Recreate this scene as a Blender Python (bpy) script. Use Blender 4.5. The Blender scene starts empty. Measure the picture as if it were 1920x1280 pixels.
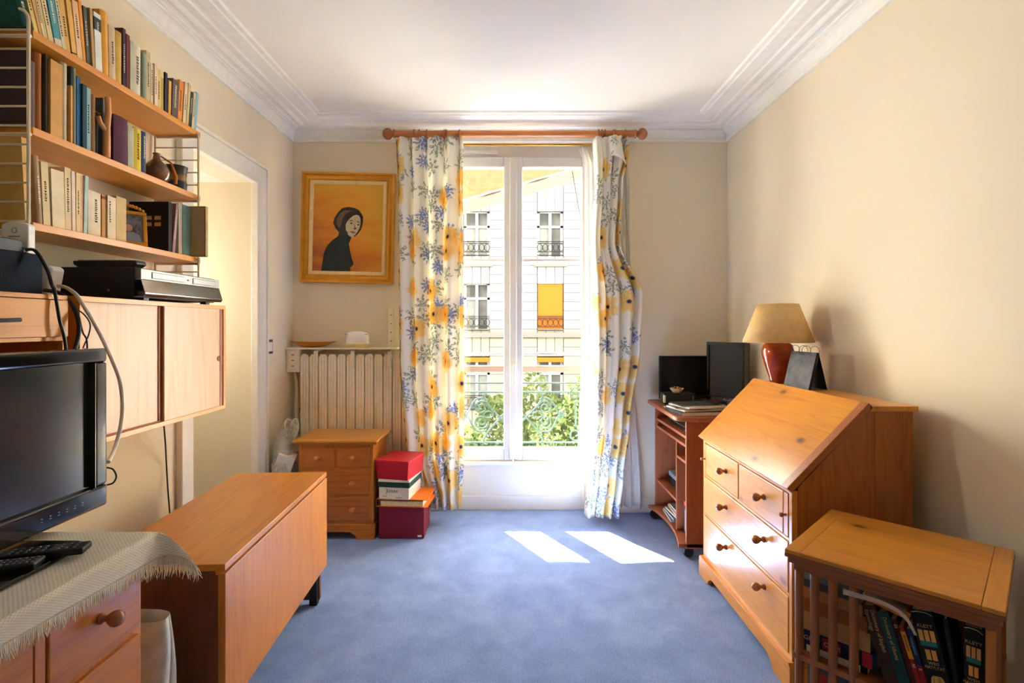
import bpy, bmesh, math, random
from mathutils import Matrix, Vector, Euler
random.seed(7)
PI = math.pi
scn = bpy.context.scene
COL = scn.collection

# ------------------------------------------------------------------ camera, light, exposure
F, HZ, CX, HY = 968.0, 1.296, 960.0, 610.0      # focal length in pixels, eye height, vanishing point
cam_d = bpy.data.cameras.new('camera'); cam = bpy.data.objects.new('camera', cam_d); COL.objects.link(cam)
cam_d.sensor_width = 36.0; cam_d.sensor_fit = 'HORIZONTAL'; cam_d.lens = F / 1920 * 36
cam_d.shift_y = -(640 - HY) / 1920
cam_d.clip_start = 0.02
cam.location = (0, 0, HZ); cam.rotation_euler = (PI / 2, 0, 0)
scn.camera = cam

world = bpy.data.worlds.new('sky'); scn.world = world; world.use_nodes = True
wn = world.node_tree.nodes; wl = world.node_tree.links
for n in list(wn): wn.remove(n)
wo = wn.new('ShaderNodeOutputWorld'); bg = wn.new('ShaderNodeBackground')
bg.inputs['Color'].default_value = (1.0, 0.96, 0.89, 1); bg.inputs['Strength'].default_value = 14.0
wl.new(bg.outputs[0], wo.inputs[0])

sun_d = bpy.data.lights.new('sun', 'SUN'); sun = bpy.data.objects.new('sun', sun_d); COL.objects.link(sun)
sun_d.energy = 120.0; sun_d.angle = math.radians(0.5); sun_d.color = (1.0, 0.94, 0.84)
sdir = Vector((0.515, -0.857, -0.958)).normalized()
sun.rotation_euler = sdir.to_track_quat('-Z', 'Y').to_euler()
sun.location = (-6, 12, 12)

def portal(name, loc, rot, sx, sy):
    d = bpy.data.lights.new(name, 'AREA'); d.shape = 'RECTANGLE'; d.size = sx; d.size_y = sy
    d.cycles.is_portal = True
    o = bpy.data.objects.new(name, d); COL.objects.link(o); o.location = loc; o.rotation_euler = rot
    return o
portal('window_portal', (0.007, 3.78, 1.44), (-PI / 2, 0, 0), 1.12, 2.2)
portal('added_alcove_window_portal', (-2.31, 2.743, 1.5), (0, -PI / 2, 0), .44, .31)  # portal of the window added to light the alcove

scn.view_settings.view_transform = 'Standard'; scn.view_settings.look = 'None'
scn.view_settings.exposure = 1.7; scn.view_settings.gamma = 1.0
scn.view_settings.use_curve_mapping = False
scn.cycles.max_bounces = 10; scn.cycles.diffuse_bounces = 6; scn.cycles.glossy_bounces = 4
scn.cycles.transmission_bounces = 6; scn.cycles.transparent_max_bounces = 12
scn.cycles.sample_clamp_indirect = 8.0
scn.cycles.caustics_reflective = False; scn.cycles.caustics_refractive = False
scn.cycles.use_denoising = True

# ------------------------------------------------------------------ helpers
def X(px, y): return (px - CX) * y / F
def Z(py, y): return HZ + (HY - py) * y / F

def tag(o, label=None, cat=None, group=None, kind=None):
    if label: o['label'] = label
    if cat: o['category'] = cat
    if group: o['group'] = group
    if kind: o['kind'] = kind
    return o
def thing(name, label, cat, loc=(0, 0, 0), rot=(0, 0, 0), group=None, kind=None):
    o = bpy.data.objects.new(name, None); COL.objects.link(o)
    o.empty_display_size = 0.05
    o.location = loc; o.rotation_euler = rot
    return tag(o, label, cat, group, kind)
def wloc(o):
    v = Vector((0, 0, 0))
    while o is not None:
        v += o.location; o = o.parent
    return v
def copy_tree(o, parent=None):
    c = o.copy(); COL.objects.link(c); c.parent = parent
    for ch in list(o.children): copy_tree(ch, c)
    return c

class MB:
    def __init__(s): s.v = []; s.f = []; s.M = None; s.uv = None
    def pt(s, p):
        p = Vector(p)
        if s.M is not None: p = s.M @ p
        s.v.append(p); return len(s.v) - 1
    def box(s, x0, x1, y0, y1, z0, z1):
        x0, x1 = min(x0, x1), max(x0, x1); y0, y1 = min(y0, y1), max(y0, y1); z0, z1 = min(z0, z1), max(z0, z1)
        i = [s.pt(p) for p in ((x0, y0, z0), (x1, y0, z0), (x1, y1, z0), (x0, y1, z0), (x0, y0, z1), (x1, y0, z1), (x1, y1, z1), (x0, y1, z1))]
        for q in ((0, 3, 2, 1), (4, 5, 6, 7), (0, 1, 5, 4), (1, 2, 6, 5), (2, 3, 7, 6), (3, 0, 4, 7)):
            s.f.append([i[k] for k in q])
        return s
    def hexa(s, p):
        i = [s.pt(q) for q in p]
        for q in ((0, 3, 2, 1), (4, 5, 6, 7), (0, 1, 5, 4), (1, 2, 6, 5), (2, 3, 7, 6), (3, 0, 4, 7)):
            s.f.append([i[k] for k in q])
        return s
    def quad(s, a, b, c, d):
        s.f.append([s.pt(a), s.pt(b), s.pt(c), s.pt(d)]); return s
    def cyl(s, p0, p1, r0, r1=None, n=16):
        return s.tube([p0, p1], r0, n, r1)
    def tube(s, pts, r, n=8, r1=None, closed=False):
        pts = [Vector(p) for p in pts]; m = len(pts)
        rs = r if isinstance(r, (list, tuple)) else ([r] * m if r1 is None else [r + (r1 - r) * k / (m - 1) for k in range(m)])
        rings = []; nrm = None
        for k in range(m):
            a = pts[(k - 1) % m] if (k > 0 or closed) else pts[0]; b = pts[(k + 1) % m] if (k < m - 1 or closed) else pts[-1]
            t = (b - a)
            if t.length < 1e-9: t = Vector((0, 0, 1))
            t.normalize()
            if nrm is None:
                nrm = t.orthogonal().normalized()
            else:
                nrm = nrm - t * nrm.dot(t)
                if nrm.length < 1e-6: nrm = t.orthogonal()
                nrm.normalize()
            bi = t.cross(nrm)
            rings.append([s.pt(pts[k] + (nrm * math.cos(2 * PI * j / n) + bi * math.sin(2 * PI * j / n)) * rs[k]) for j in range(n)])
        for k in range(m if closed else m - 1):
            A, B = rings[k], rings[(k + 1) % m]
            for j in range(n): s.f.append([A[j], A[(j + 1) % n], B[(j + 1) % n], B[j]])
        if not closed:
            s.f.append(rings[0][::-1]); s.f.append(rings[-1][:])
        return s
    def lathe(s, prof, c=(0, 0, 0), n=32, axis='z', cap=True):
        c = Vector(c); rings = []
        for r, h in prof:
            ring = []
            for j in range(n):
                a = 2 * PI * j / n; u, w = r * math.cos(a), r * math.sin(a)
                d = {'z': (u, w, h), 'x': (h, u, w), 'y': (w, h, u)}[axis]
                ring.append(s.pt(c + Vector(d)))
            rings.append(ring)
        for A, B in zip(rings, rings[1:]):
            for j in range(n): s.f.append([A[j], A[(j + 1) % n], B[(j + 1) % n], B[j]])
        if cap:
            s.f.append(rings[0][::-1]); s.f.append(rings[-1][:])
        return s
    def prism(s, poly, plane, a, b):
        def P(u, w, h): return {'xz': (u, h, w), 'xy': (u, w, h), 'yz': (h, u, w)}[plane]
        A = [s.pt(P(u, w, a)) for u, w in poly]; B = [s.pt(P(u, w, b)) for u, w in poly]; n = len(poly)
        s.f.append(A[::-1]); s.f.append(B)
        for j in range(n): s.f.append([A[j], A[(j + 1) % n], B[(j + 1) % n], B[j]])
        return s
    def sweep(s, prof, path):
        """profile (list of offsets along per-station frames): path = list of functions (a,b)->point"""
        rows = [[s.pt(fn(a, b)) for a, b in prof] for fn in path]
        for A, B in zip(rows, rows[1:]):
            for j in range(len(prof) - 1): s.f.append([A[j], A[j + 1], B[j + 1], B[j]])
        return s
    def grid(s, fn, nu, nv, uvfn=None):
        base = len(s.v)
        for i in range(nu + 1):
            for j in range(nv + 1): s.pt(fn(i / nu, j / nv))
        if uvfn is not None:
            s.uv = [uvfn(i / nu, j / nv) for i in range(nu + 1) for j in range(nv + 1)]
        for i in range(nu):
            for j in range(nv):
                a = base + i * (nv + 1) + j
                s.f.append([a, a + nv + 1, a + nv + 2, a + 1])
        return s
    def build(s, name, mat, parent=None, smooth=False, bevel=0, local=False, solid=0, fix=True, seg=2):
        me = bpy.data.meshes.new(name)
        o = bpy.data.objects.new(name, me)
        if parent is not None:
            off = Vector((0, 0, 0)) if local else wloc(parent)
        else:
            if local: off = Vector((0, 0, 0))
            else:
                xs = [p.x for p in s.v]; ys = [p.y for p in s.v]; zs = [p.z for p in s.v]
                off = Vector(((min(xs) + max(xs)) / 2, (min(ys) + max(ys)) / 2, min(zs)))
                o.location = off
        me.from_pydata([tuple(p - off) for p in s.v], [], s.f)
        if s.uv is not None:
            ul = me.uv_layers.new(name='fabric')
            for lp in me.loops: ul.data[lp.index].uv = s.uv[lp.vertex_index]
        if fix:
            bm = bmesh.new(); bm.from_mesh(me); bmesh.ops.recalc_face_normals(bm, faces=bm.faces); bm.to_mesh(me); bm.free()
        if smooth:
            me.polygons.foreach_set('use_smooth', [True] * len(me.polygons))
            me.set_sharp_from_angle(angle=math.radians(38))
        me.materials.append(mat)
        COL.objects.link(o)
        if parent is not None: o.parent = parent
        if solid:
            m = o.modifiers.new('thickness', 'SOLIDIFY'); m.thickness = solid; m.offset = 0
        if bevel:
            m = o.modifiers.new('edge', 'BEVEL'); m.width = bevel; m.segments = seg; m.limit_method = 'ANGLE'; m.angle_limit = math.radians(40)
        return o

def B(*a): return MB().box(*a)

def text(body, size, mat, parent, loc, rot, name='lettering', align='LEFT', sx=1.0, ext=0.0002):
    cu = bpy.data.curves.new('t', 'FONT'); cu.body = body; cu.size = size; cu.align_x = align; cu.extrude = ext
    cu.resolution_u = 2
    t = bpy.data.objects.new('t', cu); COL.objects.link(t)
    dg = bpy.context.evaluated_depsgraph_get()
    me = bpy.data.meshes.new_from_object(t.evaluated_get(dg))
    bpy.data.objects.remove(t); bpy.data.curves.remove(cu)
    me.name = name; me.materials.clear(); me.materials.append(mat)
    o = bpy.data.objects.new(name, me); COL.objects.link(o); o.parent = parent
    o.location = loc; o.rotation_euler = rot; o.scale = (sx, 1, 1)
    return o

# lettering on a surface that faces +x: reading upwards, downwards, level
UP_ROT = Matrix(((0, 0, 1), (0, -1, 0), (1, 0, 0))).to_euler()
DOWN_ROT = (0, PI / 2, 0)
LEVEL_ROT = (PI / 2, 0, PI / 2)

# ------------------------------------------------------------------ materials
def srgb(r, g, b):
    return tuple(((c / 255) / 12.92 if c / 255 <= 0.04045 else ((c / 255 + 0.055) / 1.055) ** 2.4) for c in (r, g, b))
def new_mat(name):
    m = bpy.data.materials.new(name); m.use_nodes = True
    nt = m.node_tree
    for n in list(nt.nodes): nt.nodes.remove(n)
    out = nt.nodes.new('ShaderNodeOutputMaterial')
    return m, nt, out
def N(nt, t, **kw):
    n = nt.nodes.new(t)
    for k, v in kw.items(): setattr(n, k, v)
    return n
def setin(n, **kw):
    for k, v in kw.items(): n.inputs[k].default_value = v
def pbsdf(nt, out, col=None, rough=0.6, spec=0.5, metal=0.0, coat=0.0, coatr=0.1):
    p = nt.nodes.new('ShaderNodeBsdfPrincipled')
    p.inputs['Roughness'].default_value = rough; p.inputs['Specular IOR Level'].default_value = spec
    p.inputs['Metallic'].default_value = metal
    p.inputs['Coat Weight'].default_value = coat; p.inputs['Coat Roughness'].default_value = coatr
    if col is not None: p.inputs['Base Color'].default_value = (*col, 1)
    nt.links.new(p.outputs[0], out.inputs[0])
    return p
def ramp(nt, stops):
    r = nt.nodes.new('ShaderNodeValToRGB'); e = r.color_ramp.elements
    while len(e) > 1: e.remove(e[-1])
    e[0].position = stops[0][0]; e[0].color = (*stops[0][1], 1)
    for p, c in stops[1:]:
        q = e.new(p); q.color = (*c, 1)
    return r
def math_(nt, op, a, b=None, clamp=False):
    n = nt.nodes.new('ShaderNodeMath'); n.operation = op; n.use_clamp = clamp
    for i, v in enumerate((a, b)):
        if v is None: continue
        if isinstance(v, (int, float)): n.inputs[i].default_value = v
        else: nt.links.new(v, n.inputs[i])
    return n.outputs[0]
def mixc(nt, fac, a, b, mode='MIX'):
    n = nt.nodes.new('ShaderNodeMix'); n.data_type = 'RGBA'; n.blend_type = mode
    for s, v in ((n.inputs[0], fac), (n.inputs[6], a), (n.inputs[7], b)):
        if isinstance(v, (int, float)): s.default_value = v
        elif isinstance(v, tuple): s.default_value = (*v, 1)
        else: nt.links.new(v, s)
    return n.outputs[2]

PLAIN = {}
def plain(name, rgb, rough=0.6, spec=0.4, metal=0.0, coat=0.0, var=0.06, bump=0.0, scale=30.0, coatr=0.1):
    """painted / plastic / cloth / paper: base colour with faint mottling"""
    if name in PLAIN: return PLAIN[name]
    m, nt, out = new_mat(name)
    p = pbsdf(nt, out, None, rough, spec, metal, coat, coatr)
    tc = N(nt, 'ShaderNodeTexCoord'); no = N(nt, 'ShaderNodeTexNoise'); setin(no, Scale=scale, Detail=3.0)
    nt.links.new(tc.outputs['Object'], no.inputs['Vector'])
    c = srgb(*rgb)
    d = tuple(max(0, x * (1 - var * 2)) for x in c); e = tuple(min(1, x * (1 + var)) for x in c)
    r = ramp(nt, [(0.3, d), (0.7, e)])
    nt.links.new(no.outputs[0], r.inputs[0]); nt.links.new(r.outputs[0], p.inputs['Base Color'])
    if bump:
        bp = N(nt, 'ShaderNodeBump'); setin(bp, Strength=bump, Distance=0.002)
        nt.links.new(no.outputs[0], bp.inputs['Height']); nt.links.new(bp.outputs[0], p.inputs['Normal'])
    PLAIN[name] = m
    return m

def wood(name, light, dark, grain='y', rough=0.4, coat=0.15, knots=0.0, ring=1.0, fine=1.0, spec=0.4, knot_col=None, seed=0.0):
    m, nt, out = new_mat(name)
    p = pbsdf(nt, out, None, rough, spec, 0, coat, 0.25)
    tc = N(nt, 'ShaderNodeTexCoord'); mp = N(nt, 'ShaderNodeMapping')
    sc = {'x': (0.9, 9, 9), 'y': (9, 0.9, 9), 'z': (9, 9, 0.9)}[grain]
    mp.inputs['Scale'].default_value = sc; mp.inputs['Location'].default_value = (seed, seed * 1.7, seed * 0.6)
    nt.links.new(tc.outputs['Object'], mp.inputs['Vector'])
    n1 = N(nt, 'ShaderNodeTexNoise'); setin(n1, Scale=1.1 * ring, Detail=2.0, Distortion=0.6)
    nt.links.new(mp.outputs[0], n1.inputs['Vector'])
    rings = math_(nt, 'FRACT', math_(nt, 'MULTIPLY', n1.outputs[0], 9.0))
    tri = math_(nt, 'ABSOLUTE', math_(nt, 'SUBTRACT', rings, 0.5))
    mp2 = N(nt, 'ShaderNodeMapping'); mp2.inputs['Scale'].default_value = tuple(v * 14 * fine if v > 1 else 3 for v in sc)
    nt.links.new(tc.outputs['Object'], mp2.inputs['Vector'])
    n2 = N(nt, 'ShaderNodeTexNoise'); setin(n2, Scale=1.0, Detail=3.0)
    nt.links.new(mp2.outputs[0], n2.inputs['Vector'])
    f = math_(nt, 'ADD', math_(nt, 'MULTIPLY', tri, 0.42), math_(nt, 'ADD', math_(nt, 'MULTIPLY', n2.outputs[0], 0.5), math_(nt, 'MULTIPLY', n1.outputs[0], 0.25)))
    L = srgb(*light); D = srgb(*dark)
    mid = tuple((a * 0.65 + b * 0.35) for a, b in zip(L, D))
    r = ramp(nt, [(0.18, D), (0.42, mid), (0.75, L)])
    nt.links.new(f, r.inputs[0]); col = r.outputs[0]
    if knots:
        vo = N(nt, 'ShaderNodeTexVoronoi', feature='F1'); vo.inputs['Randomness'].default_value = 1.0
        mp3 = N(nt, 'ShaderNodeMapping'); k = {'x': (3.2, 6, 6), 'y': (6, 3.2, 6), 'z': (6, 6, 3.2)}[grain]
        mp3.inputs['Scale'].default_value = k; mp3.inputs['Location'].default_value = (seed + .3, seed, .2)
        nt.links.new(tc.outputs['Object'], mp3.inputs['Vector']); nt.links.new(mp3.outputs[0], vo.inputs['Vector'])
        vo.inputs['Scale'].default_value = 1.0
        sx = N(nt, 'ShaderNodeSeparateColor'); nt.links.new(vo.outputs['Color'], sx.inputs[0])
        on = math_(nt, 'GREATER_THAN', sx.outputs[0], 1 - knots)
        core = math_(nt, 'MULTIPLY', math_(nt, 'SUBTRACT', 1.0, math_(nt, 'MULTIPLY', vo.outputs['Distance'], 9.0), True), on)
        halo = math_(nt, 'MULTIPLY', math_(nt, 'SUBTRACT', 1.0, math_(nt, 'MULTIPLY', vo.outputs['Distance'], 3.2), True), on)
        kc = srgb(*(knot_col or tuple(int(c * 0.45) for c in dark)))
        col = mixc(nt, math_(nt, 'MULTIPLY', halo, 0.35), col, D)
        col = mixc(nt, math_(nt, 'MULTIPLY', core, 1.4, True), col, kc)
    nt.links.new(col, p.inputs['Base Color'])
    bp = N(nt, 'ShaderNodeBump'); setin(bp, Strength=0.12, Distance=0.001)
    nt.links.new(n2.outputs[0], bp.inputs['Height']); nt.links.new(bp.outputs[0], p.inputs['Normal'])
    return m

def wall_paint(name, rgb, rough=0.75):
    m, nt, out = new_mat(name); p = pbsdf(nt, out, None, rough, 0.25)
    tc = N(nt, 'ShaderNodeTexCoord'); n1 = N(nt, 'ShaderNodeTexNoise'); setin(n1, Scale=1.6, Detail=3.0)
    nt.links.new(tc.outputs['Object'], n1.inputs['Vector'])
    c = srgb(*rgb); r = ramp(nt, [(0.3, tuple(x * 0.95 for x in c)), (0.7, c)])
    nt.links.new(n1.outputs[0], r.inputs[0]); nt.links.new(r.outputs[0], p.inputs['Base Color'])
    n2 = N(nt, 'ShaderNodeTexNoise'); setin(n2, Scale=180.0, Detail=2.0)
    nt.links.new(tc.outputs['Object'], n2.inputs['Vector'])
    bp = N(nt, 'ShaderNodeBump'); setin(bp, Strength=0.06, Distance=0.002)
    nt.links.new(n2.outputs[0], bp.inputs['Height']); nt.links.new(bp.outputs[0], p.inputs['Normal'])
    return m

def carpet_mat():
    m, nt, out = new_mat('blue_carpet'); p = pbsdf(nt, out, None, 0.95, 0.1)
    p.inputs['Sheen Weight'].default_value = 0.25
    tc = N(nt, 'ShaderNodeTexCoord')
    a = N(nt, 'ShaderNodeTexNoise'); setin(a, Scale=7.0, Detail=6.0, Distortion=0.4)
    b = N(nt, 'ShaderNodeTexNoise'); setin(b, Scale=260.0, Detail=2.0)
    for n in (a, b): nt.links.new(tc.outputs['Object'], n.inputs['Vector'])
    f = math_(nt, 'ADD', math_(nt, 'MULTIPLY', a.outputs[0], 0.35), math_(nt, 'MULTIPLY', b.outputs[0], 0.65))
    r = ramp(nt, [(0.3, srgb(92, 116, 172)), (0.52, srgb(122, 148, 206)), (0.72, srgb(150, 174, 224))])
    nt.links.new(f, r.inputs[0]); nt.links.new(r.outputs[0], p.inputs['Base Color'])
    bp = N(nt, 'ShaderNodeBump'); setin(bp, Strength=0.5, Distance=0.006)
    nt.links.new(b.outputs[0], bp.inputs['Height']); nt.links.new(bp.outputs[0], p.inputs['Normal'])
    return m

def cloth_shader(nt, out, col, trans=0.4, alpha=1.0):
    d = N(nt, 'ShaderNodeBsdfDiffuse'); t = N(nt, 'ShaderNodeBsdfTranslucent'); mx = N(nt, 'ShaderNodeMixShader')
    mx.inputs[0].default_value = trans
    for s in (d, t):
        if isinstance(col, tuple): s.inputs['Color'].default_value = (*col, 1)
        else: nt.links.new(col, s.inputs['Color'])
    nt.links.new(d.outputs[0], mx.inputs[1]); nt.links.new(t.outputs[0], mx.inputs[2])
    if alpha < 1:
        tr = N(nt, 'ShaderNodeBsdfTransparent'); m2 = N(nt, 'ShaderNodeMixShader'); m2.inputs[0].default_value = alpha
        nt.links.new(tr.outputs[0], m2.inputs[1]); nt.links.new(mx.outputs[0], m2.inputs[2]); mx = m2
    nt.links.new(mx.outputs[0], out.inputs[0])

def floral_mat():
    m, nt, out = new_mat('floral_curtain_fabric')
    uv = N(nt, 'ShaderNodeUVMap', uv_map='fabric')
    wob = N(nt, 'ShaderNodeTexNoise'); setin(wob, Scale=22.0, Detail=2.0)
    nt.links.new(uv.outputs[0], wob.inputs['Vector'])
    def layer(scale, off, lobes, rbase, ramp_amp, keep, rnd=0.75, wobble=0.25):
        mp = N(nt, 'ShaderNodeMapping'); mp.inputs['Scale'].default_value = (scale, scale, 1); mp.inputs['Location'].default_value = (*off, 0)
        nt.links.new(uv.outputs[0], mp.inputs['Vector'])
        vo = N(nt, 'ShaderNodeTexVoronoi', voronoi_dimensions='2D'); vo.inputs['Scale'].default_value = 1.0; vo.inputs['Randomness'].default_value = rnd
        nt.links.new(mp.outputs[0], vo.inputs['Vector'])
        sub = N(nt, 'ShaderNodeVectorMath', operation='SUBTRACT')
        nt.links.new(mp.outputs[0], sub.inputs[0]); nt.links.new(vo.outputs['Position'], sub.inputs[1])
        sx = N(nt, 'ShaderNodeSeparateXYZ'); nt.links.new(sub.outputs[0], sx.inputs[0])
        ang = math_(nt, 'ARCTAN2', sx.outputs[1], sx.outputs[0])
        sc = N(nt, 'ShaderNodeSeparateColor'); nt.links.new(vo.outputs['Color'], sc.inputs[0])
        ph = math_(nt, 'MULTIPLY', sc.outputs[1], 6.28)
        c = math_(nt, 'ABSOLUTE', math_(nt, 'COSINE', math_(nt, 'ADD', math_(nt, 'MULTIPLY', ang, lobes / 2), ph)))
        rad = math_(nt, 'ADD', rbase, math_(nt, 'MULTIPLY', c, ramp_amp))
        rad = math_(nt, 'MULTIPLY', rad, math_(nt, 'ADD', 1 - wobble / 2, math_(nt, 'MULTIPLY', wob.outputs[0], wobble)))
        dist = vo.outputs['Distance']
        inside = math_(nt, 'MULTIPLY', math_(nt, 'SUBTRACT', rad, dist), 14.0, True)
        on = math_(nt, 'GREATER_THAN', sc.outputs[0], 1 - keep)
        return math_(nt, 'MULTIPLY', inside, on), dist, c, on
    base = srgb(247, 243, 232)
    col = base
    # grey green leaves and stems
    lf, dist, c, on = layer(7.0, (3.1, 1.7), 7, 0.04, 0.46, 0.75, 0.9, 0.6)
    vein = N(nt, 'ShaderNodeTexNoise'); setin(vein, Scale=75.0, Detail=2.0); nt.links.new(uv.outputs[0], vein.inputs['Vector'])
    vm = math_(nt, 'GREATER_THAN', vein.outputs[0], 0.47)
    col = mixc(nt, math_(nt, 'MULTIPLY', math_(nt, 'MULTIPLY', lf, vm), 0.85), col, srgb(140, 152, 140))
    # blue blossoms
    bf, dist, c, on = layer(6.2, (0.4, 5.2), 11, 0.13, 0.27, 0.45, 0.85, 0.6)
    bm_ = math_(nt, 'GREATER_THAN', vein.outputs[0], 0.43)
    col = mixc(nt, math_(nt, 'MULTIPLY', math_(nt, 'MULTIPLY', bf, bm_), 0.9), col, srgb(126, 144, 200))
    # yellow anemones with dark blue centre
    yf, dist, c, on = layer(5.0, (1.3, 0.2), 5, 0.33, 0.10, 0.66, 0.75, 0.45)
    ycol = mixc(nt, math_(nt, 'MULTIPLY', dist, 2.4, True), srgb(236, 192, 84), srgb(247, 222, 136))
    col = mixc(nt, math_(nt, 'MULTIPLY', yf, 0.85), col, ycol)
    cen = math_(nt, 'MULTIPLY', math_(nt, 'MULTIPLY', math_(nt, 'SUBTRACT', 0.085, dist), 25.0, True), on)
    col = mixc(nt, cen, col, srgb(56, 70, 96))
    cloth_shader(nt, out, col, 0.30)
    return m

def fabric_mat(name, rgb, trans=0.35, alpha=1.0):
    m, nt, out = new_mat(name)
    tc = N(nt, 'ShaderNodeTexCoord'); no = N(nt, 'ShaderNodeTexNoise'); setin(no, Scale=40.0, Detail=3.0)
    nt.links.new(tc.outputs['Object'], no.inputs['Vector'])
    c = srgb(*rgb); r = ramp(nt, [(0.3, tuple(v * 0.9 for v in c)), (0.7, c)]); nt.links.new(no.outputs[0], r.inputs[0])
    cloth_shader(nt, out, r.outputs[0], trans, alpha)
    return m

def awning_mat():
    m, nt, out = new_mat('orange_awning_canvas')
    tc = N(nt, 'ShaderNodeTexCoord'); no = N(nt, 'ShaderNodeTexNoise'); setin(no, Scale=9.0, Detail=5.0)
    mp = N(nt, 'ShaderNodeMapping'); mp.inputs['Scale'].default_value = (1, 6, 6)
    nt.links.new(tc.outputs['Object'], mp.inputs['Vector']); nt.links.new(mp.outputs[0], no.inputs['Vector'])
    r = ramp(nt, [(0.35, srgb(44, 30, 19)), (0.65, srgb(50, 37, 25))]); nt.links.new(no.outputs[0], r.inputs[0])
    cloth_shader(nt, out, r.outputs[0], 0.35)
    return m

def glass_mat(name, tint=(1, 1, 1), refl=0.06):
    m, nt, out = new_mat(name)
    tr = N(nt, 'ShaderNodeBsdfTransparent'); tr.inputs['Color'].default_value = (*tint, 1)
    gl = N(nt, 'ShaderNodeBsdfGlossy'); gl.inputs['Roughness'].default_value = 0.02
    mx = N(nt, 'ShaderNodeMixShader'); mx.inputs[0].default_value = refl
    nt.links.new(tr.outputs[0], mx.inputs[1]); nt.links.new(gl.outputs[0], mx.inputs[2]); nt.links.new(mx.outputs[0], out.inputs[0])
    return m
def film_mat(name, rgb, alpha):
    m, nt, out = new_mat(name)
    tr = N(nt, 'ShaderNodeBsdfTransparent'); p = nt.nodes.new('ShaderNodeBsdfPrincipled')
    p.inputs['Base Color'].default_value = (*srgb(*rgb), 1); p.inputs['Roughness'].default_value = 0.25
    mx = N(nt, 'ShaderNodeMixShader')
    tc = N(nt, 'ShaderNodeTexCoord'); no = N(nt, 'ShaderNodeTexNoise'); setin(no, Scale=9.0, Detail=4.0)
    nt.links.new(tc.outputs['Object'], no.inputs['Vector'])
    f = math_(nt, 'ADD', alpha - 0.25, math_(nt, 'MULTIPLY', no.outputs[0], 0.5), True)
    nt.links.new(f, mx.inputs[0]); nt.links.new(tr.outputs[0], mx.inputs[1]); nt.links.new(p.outputs[0], mx.inputs[2]); nt.links.new(mx.outputs[0], out.inputs[0])
    return m
def stone_mat(name, rgb):
    m, nt, out = new_mat(name); p = pbsdf(nt, out, None, 0.9, 0.0)
    tc = N(nt, 'ShaderNodeTexCoord'); a = N(nt, 'ShaderNodeTexNoise'); setin(a, Scale=1.2, Detail=6.0)
    nt.links.new(tc.outputs['Object'], a.inputs['Vector'])
    c = srgb(*rgb); r = ramp(nt, [(0.3, tuple(v * 0.9 for v in c)), (0.7, c)]); nt.links.new(a.outputs[0], r.inputs[0])
    nt.links.new(r.outputs[0], p.inputs['Base Color'])
    return m
def canvas_mat():
    m, nt, out = new_mat('painted_orange_canvas'); p = pbsdf(nt, out, None, 0.55, 0.3)
    tc = N(nt, 'ShaderNodeTexCoord'); mp = N(nt, 'ShaderNodeMapping'); mp.inputs['Rotation'].default_value = (0, 0.7, 0); mp.inputs['Scale'].default_value = (2.5, 1, 11)
    nt.links.new(tc.outputs['Object'], mp.inputs['Vector'])
    no = N(nt, 'ShaderNodeTexNoise'); setin(no, Scale=1.0, Detail=5.0, Distortion=0.6); nt.links.new(mp.outputs[0], no.inputs['Vector'])
    sx = N(nt, 'ShaderNodeSeparateXYZ'); nt.links.new(tc.outputs['Object'], sx.inputs[0])
    g = math_(nt, 'ADD', math_(nt, 'MULTIPLY', sx.outputs[0], 0.9), math_(nt, 'MULTIPLY', sx.outputs[2], 1.0))
    f = math_(nt, 'ADD', math_(nt, 'ADD', math_(nt, 'MULTIPLY', no.outputs[0], 0.8), g), 0.12)
    r = ramp(nt, [(0.1, srgb(176, 92, 42)), (0.45, srgb(222, 138, 48)), (0.75, srgb(228, 166, 56)), (1.0, srgb(222, 170, 64))])
    nt.links.new(f, r.inputs[0]); nt.links.new(r.outputs[0], p.inputs['Base Color'])
    return m
def weave_mat(name, rgb):
    m, nt, out = new_mat(name); p = pbsdf(nt, out, None, 0.9, 0.1)
    uv = N(nt, 'ShaderNodeUVMap', uv_map='fabric')
    mp = N(nt, 'ShaderNodeMapping'); mp.inputs['Scale'].default_value = (230, 230, 1); nt.links.new(uv.outputs[0], mp.inputs['Vector'])
    ch = N(nt, 'ShaderNodeTexChecker'); ch.inputs['Scale'].default_value = 1.0; nt.links.new(mp.outputs[0], ch.inputs['Vector'])
    no = N(nt, 'ShaderNodeTexNoise'); setin(no, Scale=60.0, Detail=2.0); nt.links.new(uv.outputs[0], no.inputs['Vector'])
    c = srgb(*rgb); f = math_(nt, 'ADD', math_(nt, 'MULTIPLY', ch.outputs['Fac'], 0.5), math_(nt, 'MULTIPLY', no.outputs[0], 0.5))
    r = ramp(nt, [(0.1, tuple(v * 0.72 for v in c)), (0.8, c)]); nt.links.new(f, r.inputs[0]); nt.links.new(r.outputs[0], p.inputs['Base Color'])
    bp = N(nt, 'ShaderNodeBump'); setin(bp, Strength=0.6, Distance=0.002); nt.links.new(f, bp.inputs['Height']); nt.links.new(bp.outputs[0], p.inputs['Normal'])
    return m

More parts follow.
